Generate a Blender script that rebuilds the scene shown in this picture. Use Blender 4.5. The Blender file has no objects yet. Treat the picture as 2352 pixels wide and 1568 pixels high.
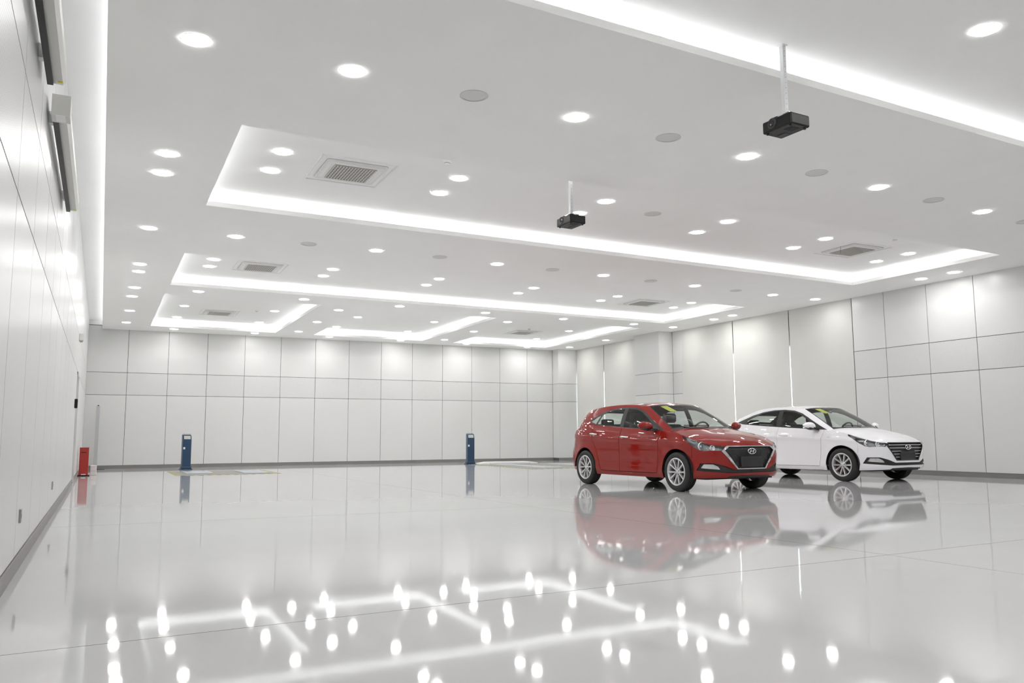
import bpy, bmesh, math, random
import numpy as np
from mathutils import Vector, Matrix
from mathutils.geometry import delaunay_2d_cdt

random.seed(3)
D = bpy.data
SC = bpy.context.scene
COL = SC.collection
PI = math.pi

# ------------------------------------------------------------------ camera, world, exposure
CAM = Vector((0.4598, 0.0, 0.8445))
YAW, PITCH, ROLL, FPX = math.radians(26.393), math.radians(6.657), math.radians(-0.296), 1894.4
fw = Vector((math.sin(YAW) * math.cos(PITCH), math.cos(YAW) * math.cos(PITCH), math.sin(PITCH)))
rt = Vector((math.cos(YAW), -math.sin(YAW), 0))
up = rt.cross(fw)
r2 = rt * math.cos(ROLL) + up * math.sin(ROLL)
u2 = -rt * math.sin(ROLL) + up * math.cos(ROLL)
cd = D.cameras.new('camera')
cam = D.objects.new('camera', cd)
COL.objects.link(cam)
cam.matrix_world = Matrix(((r2.x, u2.x, -fw.x, CAM.x), (r2.y, u2.y, -fw.y, CAM.y), (r2.z, u2.z, -fw.z, CAM.z), (0, 0, 0, 1)))
cd.sensor_width = 36
cd.sensor_fit = 'HORIZONTAL'
cd.lens = FPX / 2352 * 36
cd.clip_end = 200
SC.camera = cam

world = D.worlds.new('daylight')
SC.world = world
world.use_nodes = True
bg = world.node_tree.nodes['Background']
bg.inputs['Color'].default_value = (0.86, 0.93, 1.0, 1)
bg.inputs['Strength'].default_value = 2.2

SC.view_settings.view_transform = 'Standard'
SC.view_settings.look = 'None'
SC.view_settings.gamma = 1
SC.view_settings.use_curve_mapping = False
SC.view_settings.exposure = 1.15
SC.cycles.max_bounces = 9
SC.cycles.diffuse_bounces = 6
SC.cycles.glossy_bounces = 4
SC.cycles.use_adaptive_sampling = True
SC.cycles.adaptive_threshold = 0.04
SC.cycles.use_auto_tile = False
SC.cycles.time_limit = 1050
SC.cycles.transparent_max_bounces = 16
SC.cycles.caustics_reflective = False
SC.cycles.caustics_refractive = False
DOWN_W = 3.7       # watts of one downlight
COVE_W = 0.33      # watts per metre of cove strip

# ------------------------------------------------------------------ helpers
def mat(name, col, rough=0.5, metal=0.0, spec=0.5, coat=0.0, emit=None, es=1.0):
    m = D.materials.new(name)
    m.use_nodes = True
    b = m.node_tree.nodes['Principled BSDF']
    b.inputs['Base Color'].default_value = (*col, 1)
    b.inputs['Roughness'].default_value = rough
    b.inputs['Metallic'].default_value = metal
    b.inputs['Specular IOR Level'].default_value = spec
    b.inputs['Coat Weight'].default_value = coat
    b.inputs['Coat Roughness'].default_value = 0.012
    if emit:
        b.inputs['Emission Color'].default_value = (*emit, 1)
        b.inputs['Emission Strength'].default_value = es
    return m

def noise_mat(name, col, amt=0.04, scale=3.0, bump=0.0, bscale=30.0, bdist=0.01, **k):
    """principled with a faint procedural mottling and an optional bump"""
    m = mat(name, col, **k)
    nt = m.node_tree
    b = nt.nodes['Principled BSDF']
    tc = nt.nodes.new('ShaderNodeTexCoord')
    n = nt.nodes.new('ShaderNodeTexNoise')
    n.inputs['Scale'].default_value = scale
    n.inputs['Detail'].default_value = 3
    nt.links.new(tc.outputs['Object'], n.inputs['Vector'])
    r = nt.nodes.new('ShaderNodeValToRGB')
    r.color_ramp.elements[0].position = 0.3
    r.color_ramp.elements[1].position = 0.7
    r.color_ramp.elements[0].color = (*[c * (1 - amt) for c in col], 1)
    r.color_ramp.elements[1].color = (*[min(1, c * (1 + amt)) for c in col], 1)
    nt.links.new(n.outputs['Fac'], r.inputs['Fac'])
    nt.links.new(r.outputs['Color'], b.inputs['Base Color'])
    if bump:
        n2 = nt.nodes.new('ShaderNodeTexNoise')
        n2.inputs['Scale'].default_value = bscale
        n2.inputs['Detail'].default_value = 2
        nt.links.new(tc.outputs['Object'], n2.inputs['Vector'])
        bp = nt.nodes.new('ShaderNodeBump')
        bp.inputs['Strength'].default_value = bump
        bp.inputs['Distance'].default_value = bdist
        nt.links.new(n2.outputs['Fac'], bp.inputs['Height'])
        nt.links.new(bp.outputs['Normal'], b.inputs['Normal'])
    return m

def perf_mat(name, col, pitch, axes, hole=0.16, **k):
    """perforated sheet metal: small punched holes on a staggered grid in object space"""
    m = mat(name, col, **k)
    nt = m.node_tree
    b = nt.nodes['Principled BSDF']
    tc = nt.nodes.new('ShaderNodeTexCoord')
    sp = nt.nodes.new('ShaderNodeSeparateXYZ')
    nt.links.new(tc.outputs['Object'], sp.inputs[0])
    def M(op, a, c=None, d=None):
        n = nt.nodes.new('ShaderNodeMath')
        n.operation = op
        for i, v in enumerate((a, c, d)):
            if v is None:
                continue
            if isinstance(v, (int, float)):
                n.inputs[i].default_value = v
            else:
                nt.links.new(v, n.inputs[i])
        return n.outputs[0]
    a = sp.outputs['XYZ'.index(axes[0])]
    c = sp.outputs['XYZ'.index(axes[1])]
    u = M('ADD', a, c)
    v = M('SUBTRACT', a, c)
    fu = M('SUBTRACT', M('FRACT', M('DIVIDE', u, pitch)), 0.5)
    fv = M('SUBTRACT', M('FRACT', M('DIVIDE', v, pitch)), 0.5)
    d2 = M('ADD', M('MULTIPLY', fu, fu), M('MULTIPLY', fv, fv))
    msk = M('LESS_THAN', d2, hole * hole * 2)
    mx = nt.nodes.new('ShaderNodeMix')
    mx.data_type = 'RGBA'
    mx.inputs[6].default_value = (*col, 1)
    mx.inputs[7].default_value = (*[x * 0.66 for x in col], 1)
    nt.links.new(msk, mx.inputs[0])
    nt.links.new(mx.outputs[2], b.inputs['Base Color'])
    return m

def glass_mat(name, tint=(0.86, 0.9, 0.88), rough=0.0, ior=1.45):
    m = D.materials.new(name)
    m.use_nodes = True
    nt = m.node_tree
    nt.nodes.clear()
    o = nt.nodes.new('ShaderNodeOutputMaterial')
    mx = nt.nodes.new('ShaderNodeMixShader')
    t = nt.nodes.new('ShaderNodeBsdfTransparent')
    t.inputs[0].default_value = (*tint, 1)
    g = nt.nodes.new('ShaderNodeBsdfGlossy')
    g.inputs['Roughness'].default_value = rough
    lw = nt.nodes.new('ShaderNodeLayerWeight')
    lw.inputs['Blend'].default_value = 0.5
    pw = nt.nodes.new('ShaderNodeMath'); pw.operation = 'POWER'; pw.inputs[1].default_value = 5.0
    nt.links.new(lw.outputs['Facing'], pw.inputs[0])
    f = nt.nodes.new('ShaderNodeMath'); f.operation = 'MULTIPLY_ADD'
    r0 = ((ior - 1) / (ior + 1)) ** 2 * 1.6
    f.inputs[1].default_value = 1 - r0; f.inputs[2].default_value = r0
    nt.links.new(pw.outputs[0], f.inputs[0])
    nt.links.new(f.outputs[0], mx.inputs[0])
    nt.links.new(t.outputs[0], mx.inputs[1])
    nt.links.new(g.outputs[0], mx.inputs[2])
    nt.links.new(mx.outputs[0], o.inputs[0])
    return m

class MB:
    """collects vertices and faces of one mesh"""
    def __init__(s):
        s.v, s.f, s.m, s.sm = [], [], [], []
    def quad(s, pts, m=0, smooth=False):
        b = len(s.v)
        s.v += [tuple(p) for p in pts]
        s.f.append(tuple(range(b, b + len(pts))))
        s.m.append(m)
        s.sm.append(smooth)
    def hexa(s, P, m=0):
        """P: 8 corners, bottom ring then top ring (counter-clockwise from above)"""
        b = len(s.v)
        s.v += [tuple(p) for p in P]
        for f in ((3, 2, 1, 0), (4, 5, 6, 7), (0, 1, 5, 4), (1, 2, 6, 5), (2, 3, 7, 6), (3, 0, 4, 7)):
            s.f.append(tuple(b + i for i in f))
            s.m.append(m)
            s.sm.append(False)
        return s
    def box(s, x0, x1, y0, y1, z0, z1, m=0):
        return s.hexa([(x0, y0, z0), (x1, y0, z0), (x1, y1, z0), (x0, y1, z0), (x0, y0, z1), (x1, y0, z1), (x1, y1, z1), (x0, y1, z1)], m)
    def lathe(s, prof, n=32, axis='z', c=(0, 0, 0), m=0, smooth=True, closed=False):
        """prof: list of (radius, height); revolved about axis"""
        b = len(s.v)
        for k in range(n):
            a = 2 * PI * k / n
            for r, h in prof:
                p = {'z': (r * math.cos(a), r * math.sin(a), h), 'y': (r * math.cos(a), h, r * math.sin(a)), 'x': (h, r * math.cos(a), r * math.sin(a))}[axis]
                s.v.append((p[0] + c[0], p[1] + c[1], p[2] + c[2]))
        L = len(prof)
        for k in range(n):
            k2 = (k + 1) % n
            for i in range(L if closed else L - 1):
                j = (i + 1) % L
                q = (b + k * L + i, b + k2 * L + i, b + k2 * L + j, b + k * L + j)
                s.f.append(q if axis != 'y' else q[::-1])
                s.m.append(m)
                s.sm.append(smooth)
        return s
    def tube(s, pts, r, n=8, m=0, closed=False):
        b = len(s.v)
        P = [Vector(p) for p in pts]
        L = len(P)
        for i, p in enumerate(P):
            if closed:
                t = (P[(i + 1) % L] - P[i - 1]).normalized()
            else:
                t = (P[min(i + 1, L - 1)] - P[max(i - 1, 0)]).normalized()
            a = t.orthogonal().normalized() if abs(t.z) > 0.95 else t.cross(Vector((0, 0, 1))).normalized()
            c = t.cross(a)
            for k in range(n):
                q = p + a * (r * math.cos(2 * PI * k / n)) + c * (r * math.sin(2 * PI * k / n))
                s.v.append(tuple(q))
        for i in range(L if closed else L - 1):
            j = (i + 1) % L
            for k in range(n):
                k2 = (k + 1) % n
                s.f.append((b + i * n + k, b + i * n + k2, b + j * n + k2, b + j * n + k))
                s.m.append(m)
                s.sm.append(True)
        if not closed:
            s.f.append(tuple(b + k for k in range(n))[::-1]); s.m.append(m); s.sm.append(False)
            s.f.append(tuple(b + (L - 1) * n + k for k in range(n))); s.m.append(m); s.sm.append(False)
        return s
    def mesh(s, name, mats):
        me = D.meshes.new(name)
        me.from_pydata(s.v, [], s.f)
        for mm in (mats if isinstance(mats, (list, tuple)) else [mats]):
            me.materials.append(mm)
        for p, i, sm in zip(me.polygons, s.m, s.sm):
            p.material_index = i
            p.use_smooth = sm
        me.update()
        return me
    def build(s, name, mats, parent=None, fix=True):
        me = s.mesh(name, mats)
        if fix:
            bm = bmesh.new(); bm.from_mesh(me)
            bmesh.ops.recalc_face_normals(bm, faces=bm.faces)
            bm.to_mesh(me); bm.free()
        return link(name, me, parent)

def link(name, data, parent=None, loc=None, rot=None):
    o = D.objects.new(name, data)
    COL.objects.link(o)
    if parent:
        o.parent = parent
    if loc is not None:
        o.location = loc
    if rot is not None:
        o.rotation_euler = rot
    return o

def tag(o, label, cat, group=None, kind=None):
    o['label'] = label
    o['category'] = cat
    if group:
        o['group'] = group
    if kind:
        o['kind'] = kind
    return o

def empty(name, loc=(0, 0, 0), rz=0.0):
    o = link(name, None, None, loc, (0, 0, rz))
    o.empty_display_size = 0.1
    return o

def struct(o, label=None):
    o['kind'] = 'structure'
    if label:
        o['label'] = label
    return o

def bevel(o, w, seg=2, ang=40):
    b = o.modifiers.new('bevel', 'BEVEL')
    b.width = w
    b.segments = seg
    b.limit_method = 'ANGLE'
    b.angle_limit = math.radians(ang)
    return o

# ------------------------------------------------------------------ room dimensions (metres)
XR, YB, YF = 16.458, 27.2, -5.0          # right wall, back wall, wall behind the camera
ZC, ZU = 4.131, 4.366                    # soffit and tray ceiling
SLAB = 0.07                              # soffit edge thickness
ZB, ZL, ZH = 0.095, 2.171, 2.840         # baseboard top, the two horizontal panel joints
GAP = 0.012
XS = 0.356                               # left edge of the soffit
def sh(x, y):                            # the ceiling layout is a little out of square with the walls
    return (x, y + 0.042 * (x - 1.64))

# ------------------------------------------------------------------ materials
M_WALL = noise_mat('white_panel_metal', (0.68, 0.68, 0.67), amt=0.012, scale=0.8, rough=0.30, spec=0.4, bump=0.05, bscale=2.0, bdist=0.02)
M_PERF_L = perf_mat('perforated_panel_side', (0.68, 0.68, 0.67), 0.034, 'YZ', hole=0.15, rough=0.35, spec=0.4)
M_PERF_B = perf_mat('perforated_panel_back', (0.68, 0.68, 0.67), 0.034, 'XZ', hole=0.15, rough=0.35, spec=0.4)
M_JOINT = mat('dark_joint', (0.10, 0.10, 0.095), rough=0.8)
M_BASE = noise_mat('grey_baseboard', (0.21, 0.20, 0.19), amt=0.05, rough=0.4)
M_CEIL = noise_mat('ceiling_paint', (0.92, 0.92, 0.905), amt=0.008, scale=2.0, rough=0.9, spec=0.15)
M_BLIND = noise_mat('roller_blind_cloth', (0.66, 0.66, 0.63), amt=0.015, scale=1.2, rough=0.95, spec=0.1, bump=0.08, bscale=400, bdist=0.001)
M_WHITE = mat('white_plastic', (0.82, 0.82, 0.81), rough=0.4)
M_STEEL = mat('galvanised_steel', (0.72, 0.74, 0.75), rough=0.35, metal=0.7)
M_BLACK = mat('black_plastic', (0.008, 0.008, 0.008), rough=0.4, spec=0.3)
M_DGREY = mat('dark_grey_plastic', (0.03, 0.03, 0.031), rough=0.5)
M_MGREY = mat('mid_grey', (0.36, 0.36, 0.35), rough=0.6)
M_SPK = mat('speaker_grille_grey', (0.74, 0.74, 0.71), rough=0.8)
M_CREAM = mat('cream_housing', (0.66, 0.66, 0.62), rough=0.45)
M_YELLOW = mat('yellow_sticker', (0.75, 0.68, 0.05), rough=0.6)
M_DOWN = mat('downlight_diffuser', (0.9, 0.9, 0.9), rough=0.5, emit=(1.0, 0.99, 0.98), es=4.0)
M_RIMGLOW = mat('downlight_halo_rim', (0.9, 0.9, 0.9), rough=0.5, emit=(1.0, 0.985, 0.985), es=11.0)  # rim glow added to imitate a soft halo around each downlight
M_COVE = mat('cove_led_strip', (0.9, 0.9, 0.9), rough=0.5, emit=(0.945, 0.955, 1.0), es=1.5)
M_COVE_L = mat('edge_led_strip', (0.9, 0.9, 0.9), rough=0.5, emit=(0.945, 0.955, 1.0), es=1.5)
for m_ in (M_DOWN, M_RIMGLOW, M_COVE, M_COVE_L):
    m_.cycles.emission_sampling = 'NONE'      # the lamps below carry their light
M_GLASS = glass_mat('window_glass', (0.95, 0.97, 0.97))

def floor_material():
    m = mat('polished_epoxy', (0.75, 0.75, 0.745), rough=0.044, spec=0.28)
    nt = m.node_tree
    b = nt.nodes['Principled BSDF']
    tc = nt.nodes.new('ShaderNodeTexCoord')
    n1 = nt.nodes.new('ShaderNodeTexNoise')
    n1.inputs['Scale'].default_value = 0.7
    n1.inputs['Detail'].default_value = 4
    nt.links.new(tc.outputs['Object'], n1.inputs['Vector'])
    r = nt.nodes.new('ShaderNodeValToRGB')
    r.color_ramp.elements[0].position, r.color_ramp.elements[1].position = 0.3, 0.72
    r.color_ramp.elements[0].color = (0.60, 0.60, 0.605, 1)
    r.color_ramp.elements[1].color = (0.63, 0.63, 0.635, 1)
    nt.links.new(n1.outputs['Fac'], r.inputs['Fac'])
    nt.links.new(r.outputs['Color'], b.inputs['Base Color'])
    n2 = nt.nodes.new('ShaderNodeTexNoise')
    n2.inputs['Scale'].default_value = 1.6
    n2.inputs['Detail'].default_value = 1.5
    nt.links.new(tc.outputs['Object'], n2.inputs['Vector'])
    bp = nt.nodes.new('ShaderNodeBump')
    bp.inputs['Strength'].default_value = 0.5
    bp.inputs['Distance'].default_value = 0.00045
    nt.links.new(n2.outputs['Fac'], bp.inputs['Height'])
    n3 = nt.nodes.new('ShaderNodeTexNoise')
    n3.inputs['Scale'].default_value = 7.0
    n3.inputs['Detail'].default_value = 1.0
    nt.links.new(tc.outputs['Object'], n3.inputs['Vector'])
    bp2 = nt.nodes.new('ShaderNodeBump')
    bp2.inputs['Strength'].default_value = 0.5
    bp2.inputs['Distance'].default_value = 0.00022
    nt.links.new(n3.outputs['Fac'], bp2.inputs['Height'])
    nt.links.new(bp.outputs['Normal'], bp2.inputs['Normal'])
    nt.links.new(bp2.outputs['Normal'], b.inputs['Normal'])
    return m
M_FLOOR = floor_material()

# ------------------------------------------------------------------ floor: base slab with saw-cut epoxy fields
floor = struct(MB().box(-0.2, XR + 0.4, YF - 0.2, YB + 0.2, -0.25, -0.012).build('floor', M_JOINT))
def fx(i, y):      # cut lines running into the depth
    if i == 0: return 0.0
    if i == 1: return float(np.interp(y, [-5, 4.2, 9.1, 11, 27.2], [5.62, 5.54, 5.26, 5.18, 5.15]))
    if i == 2: return float(np.interp(y, [-5, 6.7, 27.2], [11.1, 10.95, 10.6]))
    return XR + 0.02
def fy(j, x):      # cut lines running across
    if j == 0: return YF
    if j == 1: return -1.2 + 0.03 * x
    if j == 2: return 3.925 + 0.052 * x
    if j == 3: return 9.36 - 0.03 * x
    if j == 4: return 14.6
    if j == 5: return 19.9
    return YB + 0.02
def fcorner(i, j):
    x, y = 5.5 * i, 5.0 * j
    for _ in range(6):
        y = fy(j, x); x = fx(i, y)
    return x, y
for i in range(3):
    for j in range(6):
        c = [fcorner(i, j), fcorner(i + 1, j), fcorner(i + 1, j + 1), fcorner(i, j + 1)]
        g = 0.0025
        c = [(c[0][0] + g, c[0][1] + g), (c[1][0] - g, c[1][1] + g), (c[2][0] - g, c[2][1] - g), (c[3][0] + g, c[3][1] - g)]
        sb = MB().hexa([(*p, -0.012) for p in c] + [(*p, 0.0) for p in c])
        sb.m = [1, 0, 1, 1, 1, 1]
        sb.build('floor_slab', [M_FLOOR, M_JOINT], floor)

# ------------------------------------------------------------------ walls
def panel(parent, m, axis, pos, a0, a1, z0, z1, th=0.010, sgn=1):
    """one cladding panel; axis 'x' panels face along x, 'y' along y; sgn is where the room lies"""
    h = GAP / 2
    lo, hi = sorted((pos, pos + sgn * th))
    mb = MB()
    if axis == 'x':
        mb.box(lo, hi, a0 + h, a1 - h, z0 + h, z1 - h)
    else:
        mb.box(a0 + h, a1 - h, lo, hi, z0 + h, z1 - h)
    return mb.build('panel', m, parent, fix=False)
ZT = ZU + 0.02
# back wall
wall_back = struct(MB().box(-0.2, XR + 0.4, YB + 0.01, YB + 0.25, -0.1, ZT).build('wall_back', M_JOINT))
xs = [-0.012] + [1.086 + 1.1244 * k for k in range(13)] + [15.66]
for a, b in zip(xs[:-1], xs[1:]):
    for z0, z1, m in ((ZB, ZL, M_WALL), (ZL, ZH, M_PERF_B), (ZH, ZC + 0.10, M_WALL)):
        panel(wall_back, m, 'y', YB + 0.01, a, b, z0, z1, sgn=-1)
struct(MB().box(0.0, 15.66, YB - 0.014, YB + 0.01, 0, ZB).build('baseboard_back', M_BASE))
struct(MB().box(0.0, XS + 0.1, YB - 0.03, YB + 0.01, ZC + 0.11, ZU).build('trim_1', M_WHITE))
# corner pilaster at the back right
pil = struct(MB().box(15.67, XR + 0.4, YB - 0.43, YB + 0.05, 0, ZT).build('wall_corner', M_JOINT))
for z0, z1, m, m2 in ((ZB, ZL, M_WALL, M_WALL), (ZL, ZH, M_PERF_B, M_PERF_L), (ZH, ZC + 0.02, M_WALL, M_WALL)):
    panel(pil, m, 'y', YB - 0.43, 15.66, XR + 0.1, z0, z1, sgn=-1)
    panel(pil, m2, 'x', 15.67, YB - 0.44, YB, z0, z1, sgn=-1)
struct(MB().box(15.655, XR + 0.1, YB - 0.445, YB - 0.43, 0, ZB).build('baseboard_corner', M_BASE))
# left wall
DY0, DY1, DZ = 18.0, 19.1, 2.16
wall_left = struct(MB().box(-0.25, -0.01, YF - 0.2, DY0, -0.1, ZT).box(-0.25, -0.01, DY1, YB + 0.2, -0.1, ZT).box(-0.25, -0.01, DY0, DY1, DZ, ZT).build('wall_left', M_JOINT))
ys = [YF]
y = 5.02 - 1.2 * 8
while y < YB - 0.3:
    if y > YF + 0.2: ys.append(y)
    y += 1.2
ys.append(YB)
for a, b in zip(ys[:-1], ys[1:]):
    for z0, z1, m in ((ZB, ZL, M_WALL), (ZL, ZH, M_PERF_L), (ZH, ZU, M_WALL)):
        if z0 == ZB and a < DY1 and b > DY0:
            if a < DY0 - 0.02: panel(wall_left, m, 'x', -0.01, a, DY0, z0, z1)
            if b > DY1 + 0.02: panel(wall_left, m, 'x', -0.01, DY1, b, z0, z1)
            continue
        panel(wall_left, m, 'x', -0.01, a, b, z0, z1)
struct(MB().box(-0.01, 0.014, YF, DY0, 0, ZB).box(-0.01, 0.014, DY1, YB, 0, ZB).build('baseboard_left', M_BASE))
door = struct(MB().box(-0.10, -0.055, DY0 + 0.05, DY1 - 0.05, 0.005, DZ - 0.05).build('door_1', M_WHITE), 'white flush door recessed in the left wall near the red cabinet')
MB().box(-0.2, 0.012, DY0, DY0 + 0.05, 0, DZ).box(-0.2, 0.012, DY1 - 0.05, DY1, 0, DZ).box(-0.2, 0.012, DY0, DY1, DZ - 0.05, DZ).build('door_frame', mat('door_frame_grey', (0.52, 0.52, 0.51), rough=0.5), door)
MB().tube([(-0.055, DY0 + 0.12, 1.02), (0.0, DY0 + 0.12, 1.02), (0.0, DY0 + 0.24, 1.02)], 0.011).build('door_handle', M_STEEL, door)
# wall behind the camera
wall_front = struct(MB().box(-0.2, XR + 0.4, YF - 0.2, YF - 0.01, -0.1, ZT).build('wall_front', M_WALL))
# right wall: cladding near, two window bays with roller blinds, a column between
WZ0, WZ1 = 1.03, 3.22
PY = 13.90
wall_right = MB()
wall_right.box(XR + 0.01, XR + 0.4, YF - 0.2, PY + 0.02, -0.1, ZT)
for a, b in ((PY + 0.02, 20.5), (22.6, YB - 0.2)):
    wall_right.box(XR + 0.12, XR + 0.4, a, b, -0.1, WZ0)
wall_right.box(XR + 0.01, XR + 0.4, 20.4, 22.7, -0.1, ZT)
wall_right = struct(wall_right.build('wall_right', M_JOINT))
for a, b in ((PY + 0.02, 20.5), (22.6, YB - 0.2)):
    MB().box(XR + 0.12, XR + 0.4, a, b, WZ1, ZT).build('window_header', M_MGREY, wall_right)
ys = [PY]
y = 12.998
while y > YF:
    ys.append(y); y -= 1.0966
ys.append(YF)
for b, a in zip(ys[:-1], ys[1:]):
    for z0, z1, m in ((ZB, ZL, M_WALL), (ZL, ZH, M_PERF_L), (ZH, ZC + 0.02, M_WALL)):
        panel(wall_right, m, 'x', XR + 0.01, a, b, z0, z1, sgn=-1)
struct(MB().box(XR - 0.014, XR + 0.01, YF, PY, 0, ZB).build('baseboard_right', M_BASE))
for a, b in ((PY + 0.02, 20.4), (22.6, YB - 0.44)):      # low wall under the windows
    for z0, z1 in ((ZB, WZ0 + 0.012),):
        n = max(1, round((b - a) / 1.1))
        for k in range(n):
            panel(wall_right, M_WALL, 'x', XR + 0.12, a + (b - a) * k / n, a + (b - a) * (k + 1) / n, z0, z1, sgn=-1)
    MB().box(XR + 0.095, XR + 0.12, a, b, 0, ZB).build('baseboard_bay', M_BASE, wall_right)
# column between the bays
CX, CY0, CY1 = 15.93, 20.88, 22.2
colm = struct(MB().box(CX + 0.01, XR + 0.3, CY0 + 0.01, CY1, 0, ZT).build('wall_column', M_JOINT))
for z0, z1, m, m2 in ((ZB, ZL, M_WALL, M_WALL), (ZL, ZH, M_PERF_L, M_PERF_B), (ZH, ZC + 0.02, M_WALL, M_WALL)):
    panel(colm, m, 'x', CX + 0.01, CY0, CY1, z0, z1, sgn=-1)
    panel(colm, m2, 'y', CY0 + 0.01, CX, XR, z0, z1, sgn=-1)
    panel(colm, m, 'x', XR + 0.01, 20.42, CY0, z0, z1, sgn=-1)
    panel(colm, m, 'x', XR + 0.01, CY1, 22.68, z0, z1, sgn=-1)
struct(MB().box(CX - 0.012, CX + 0.01, CY0, CY1, 0, ZB).box(CX, XR, CY0 - 0.012, CY0 + 0.01, 0, ZB).build('baseboard_column', M_BASE))
# windows: frame and panes behind the blinds
for wi, (a, b) in enumerate(((PY + 0.02, 20.4), (22.68, YB - 0.44))):
    w = MB()
    n = round((b - a) / 1.1)
    w.box(XR + 0.14, XR + 0.2, a, b, WZ0, WZ0 + 0.04)
    w.box(XR + 0.14, XR + 0.2, a, b, WZ1 - 0.04, WZ1)
    w.box(XR + 0.14, XR + 0.2, a, a + 0.02, WZ0, WZ1)
    w.box(XR + 0.14, XR + 0.2, b - 0.02, b, WZ0, WZ1)
    w.box(XR + 0.14, XR + 0.2, a, b, WZ0 + 0.32, WZ0 + 0.345)
    for k in range(1, n):
        yk = a + (b - a) * (k - 0.42) / n
        w.box(XR + 0.14, XR + 0.2, yk - 0.02, yk + 0.02, WZ0, WZ1)
    win = struct(w.build('window_%d' % (wi + 1), M_WHITE))
    MB().box(XR + 0.165, XR + 0.171, a + 0.02, b - 0.02, WZ0 + 0.04, WZ1 - 0.04).build('pane', M_GLASS, win)
BL = [(13.916, 15.93, 'roller blind nearest the clad panels on the right wall'), (15.96, 18.08, 'roller blind behind the white sedan, middle of three'),
      (18.11, 20.424, 'roller blind just to the right of the column'), (22.676, 24.85, 'roller blind just to the left of the column'),
      (24.88, 26.74, 'roller blind in the far corner beside the back wall pilaster')]
for a, b, lab in BL:
    t = empty('roller_blind', (XR + 0.0036, (a + b) / 2, WZ0 + 0.02))
    tag(t, 'cream ' + lab, 'blind', 'roller blinds on the right wall')
    h = (b - a) / 2
    MB().box(-0.003, 0.003, -h, h, 0.02, ZC - WZ0 - 0.02).build('cloth', M_BLIND, t)
    MB().lathe([(0.0, -h), (0.022, -h), (0.022, h), (0.0, h)], 16, 'y', (0.028, 0, ZC - WZ0 - 0.05)).build('roller', M_BLIND, t)
    bevel(MB().box(-0.006, 0.010, -h, h, -0.01, 0.03).build('bottom_bar', M_WHITE, t), 0.004)

# ------------------------------------------------------------------ ceiling
TR = [('zero', 1.64, 15.05, -4.1, -0.9), ('one', 1.64, 15.08, 1.85, 5.24), ('two', 1.64, 15.10, 8.75, 12.09), ('three', 1.64, 15.05, 15.45, 18.80),
      ('four', 1.61, 5.19, 20.02, 25.97), ('five', 6.38, 10.10, 20.0, 25.95), ('six', 11.27, 15.0, 19.95, 25.98)]
def grid_holes(x0, x1, y0, y1, holes):
    X = sorted({x0, x1, *[h[0] for h in holes], *[h[1] for h in holes]})
    Y = sorted({y0, y1, *[h[2] for h in holes], *[h[3] for h in holes]})
    for i in range(len(X) - 1):
        for j in range(len(Y) - 1):
            cx, cy = (X[i] + X[i + 1]) / 2, (Y[j] + Y[j + 1]) / 2
            if not any(h[0] < cx < h[1] and h[2] < cy < h[3] for h in holes):
                yield X[i], X[i + 1], Y[j], Y[j + 1]
holes = [t[1:] for t in TR]
mb = MB()
def shp(x, y, z, lo=YF - 0.1, hi=YB + 0.0):
    X, Y = sh(x, y)
    if y <= YF: Y = YF - 0.1
    if y >= YB: Y = YB + 0.005
    return (X, Y, z)
for a, b, c, d in grid_holes(XS, XR + 0.3, YF, YB, holes):
    mb.quad([shp(a, c, ZC), shp(a, d, ZC), shp(b, d, ZC), shp(b, c, ZC)])
    mb.quad([shp(a, c, ZC + SLAB), shp(b, c, ZC + SLAB), shp(b, d, ZC + SLAB), shp(a, d, ZC + SLAB)])
def rim(x0, x1, y0, y1, za, zb, flip=1):
    c = [(x0, y0), (x1, y0), (x1, y1), (x0, y1)]
    for k in range(4):
        p, q = c[k], c[(k + 1) % 4]
        mb.quad([shp(*p, za), shp(*q, za), shp(*q, zb), shp(*p, zb)])
for h in holes:
    rim(*h, ZC, ZC + SLAB)
POC = 0.24     # depth of the cove pocket behind the soffit edge
for h in holes:
    rim(h[0] - POC, h[1] + POC, h[2] - POC, h[3] + POC, ZC + SLAB, ZU)
mb.quad([shp(XS, YF, ZC), shp(XS, YF, ZC + SLAB), shp(XS, YB, ZC + SLAB), shp(XS, YB, ZC)])
mb.quad([shp(XS + POC, YF, ZC + SLAB), shp(XS + POC, YF, ZU), shp(XS + POC, YB, ZU), shp(XS + POC, YB, ZC + SLAB)])
soffit = struct(mb.build('ceiling', M_CEIL, fix=False))
MB().box(-0.2, XR + 0.4, YF - 0.2, YB + 0.2, ZU, ZU + 0.06).build('tray_ceiling', M_CEIL, soffit)
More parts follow.
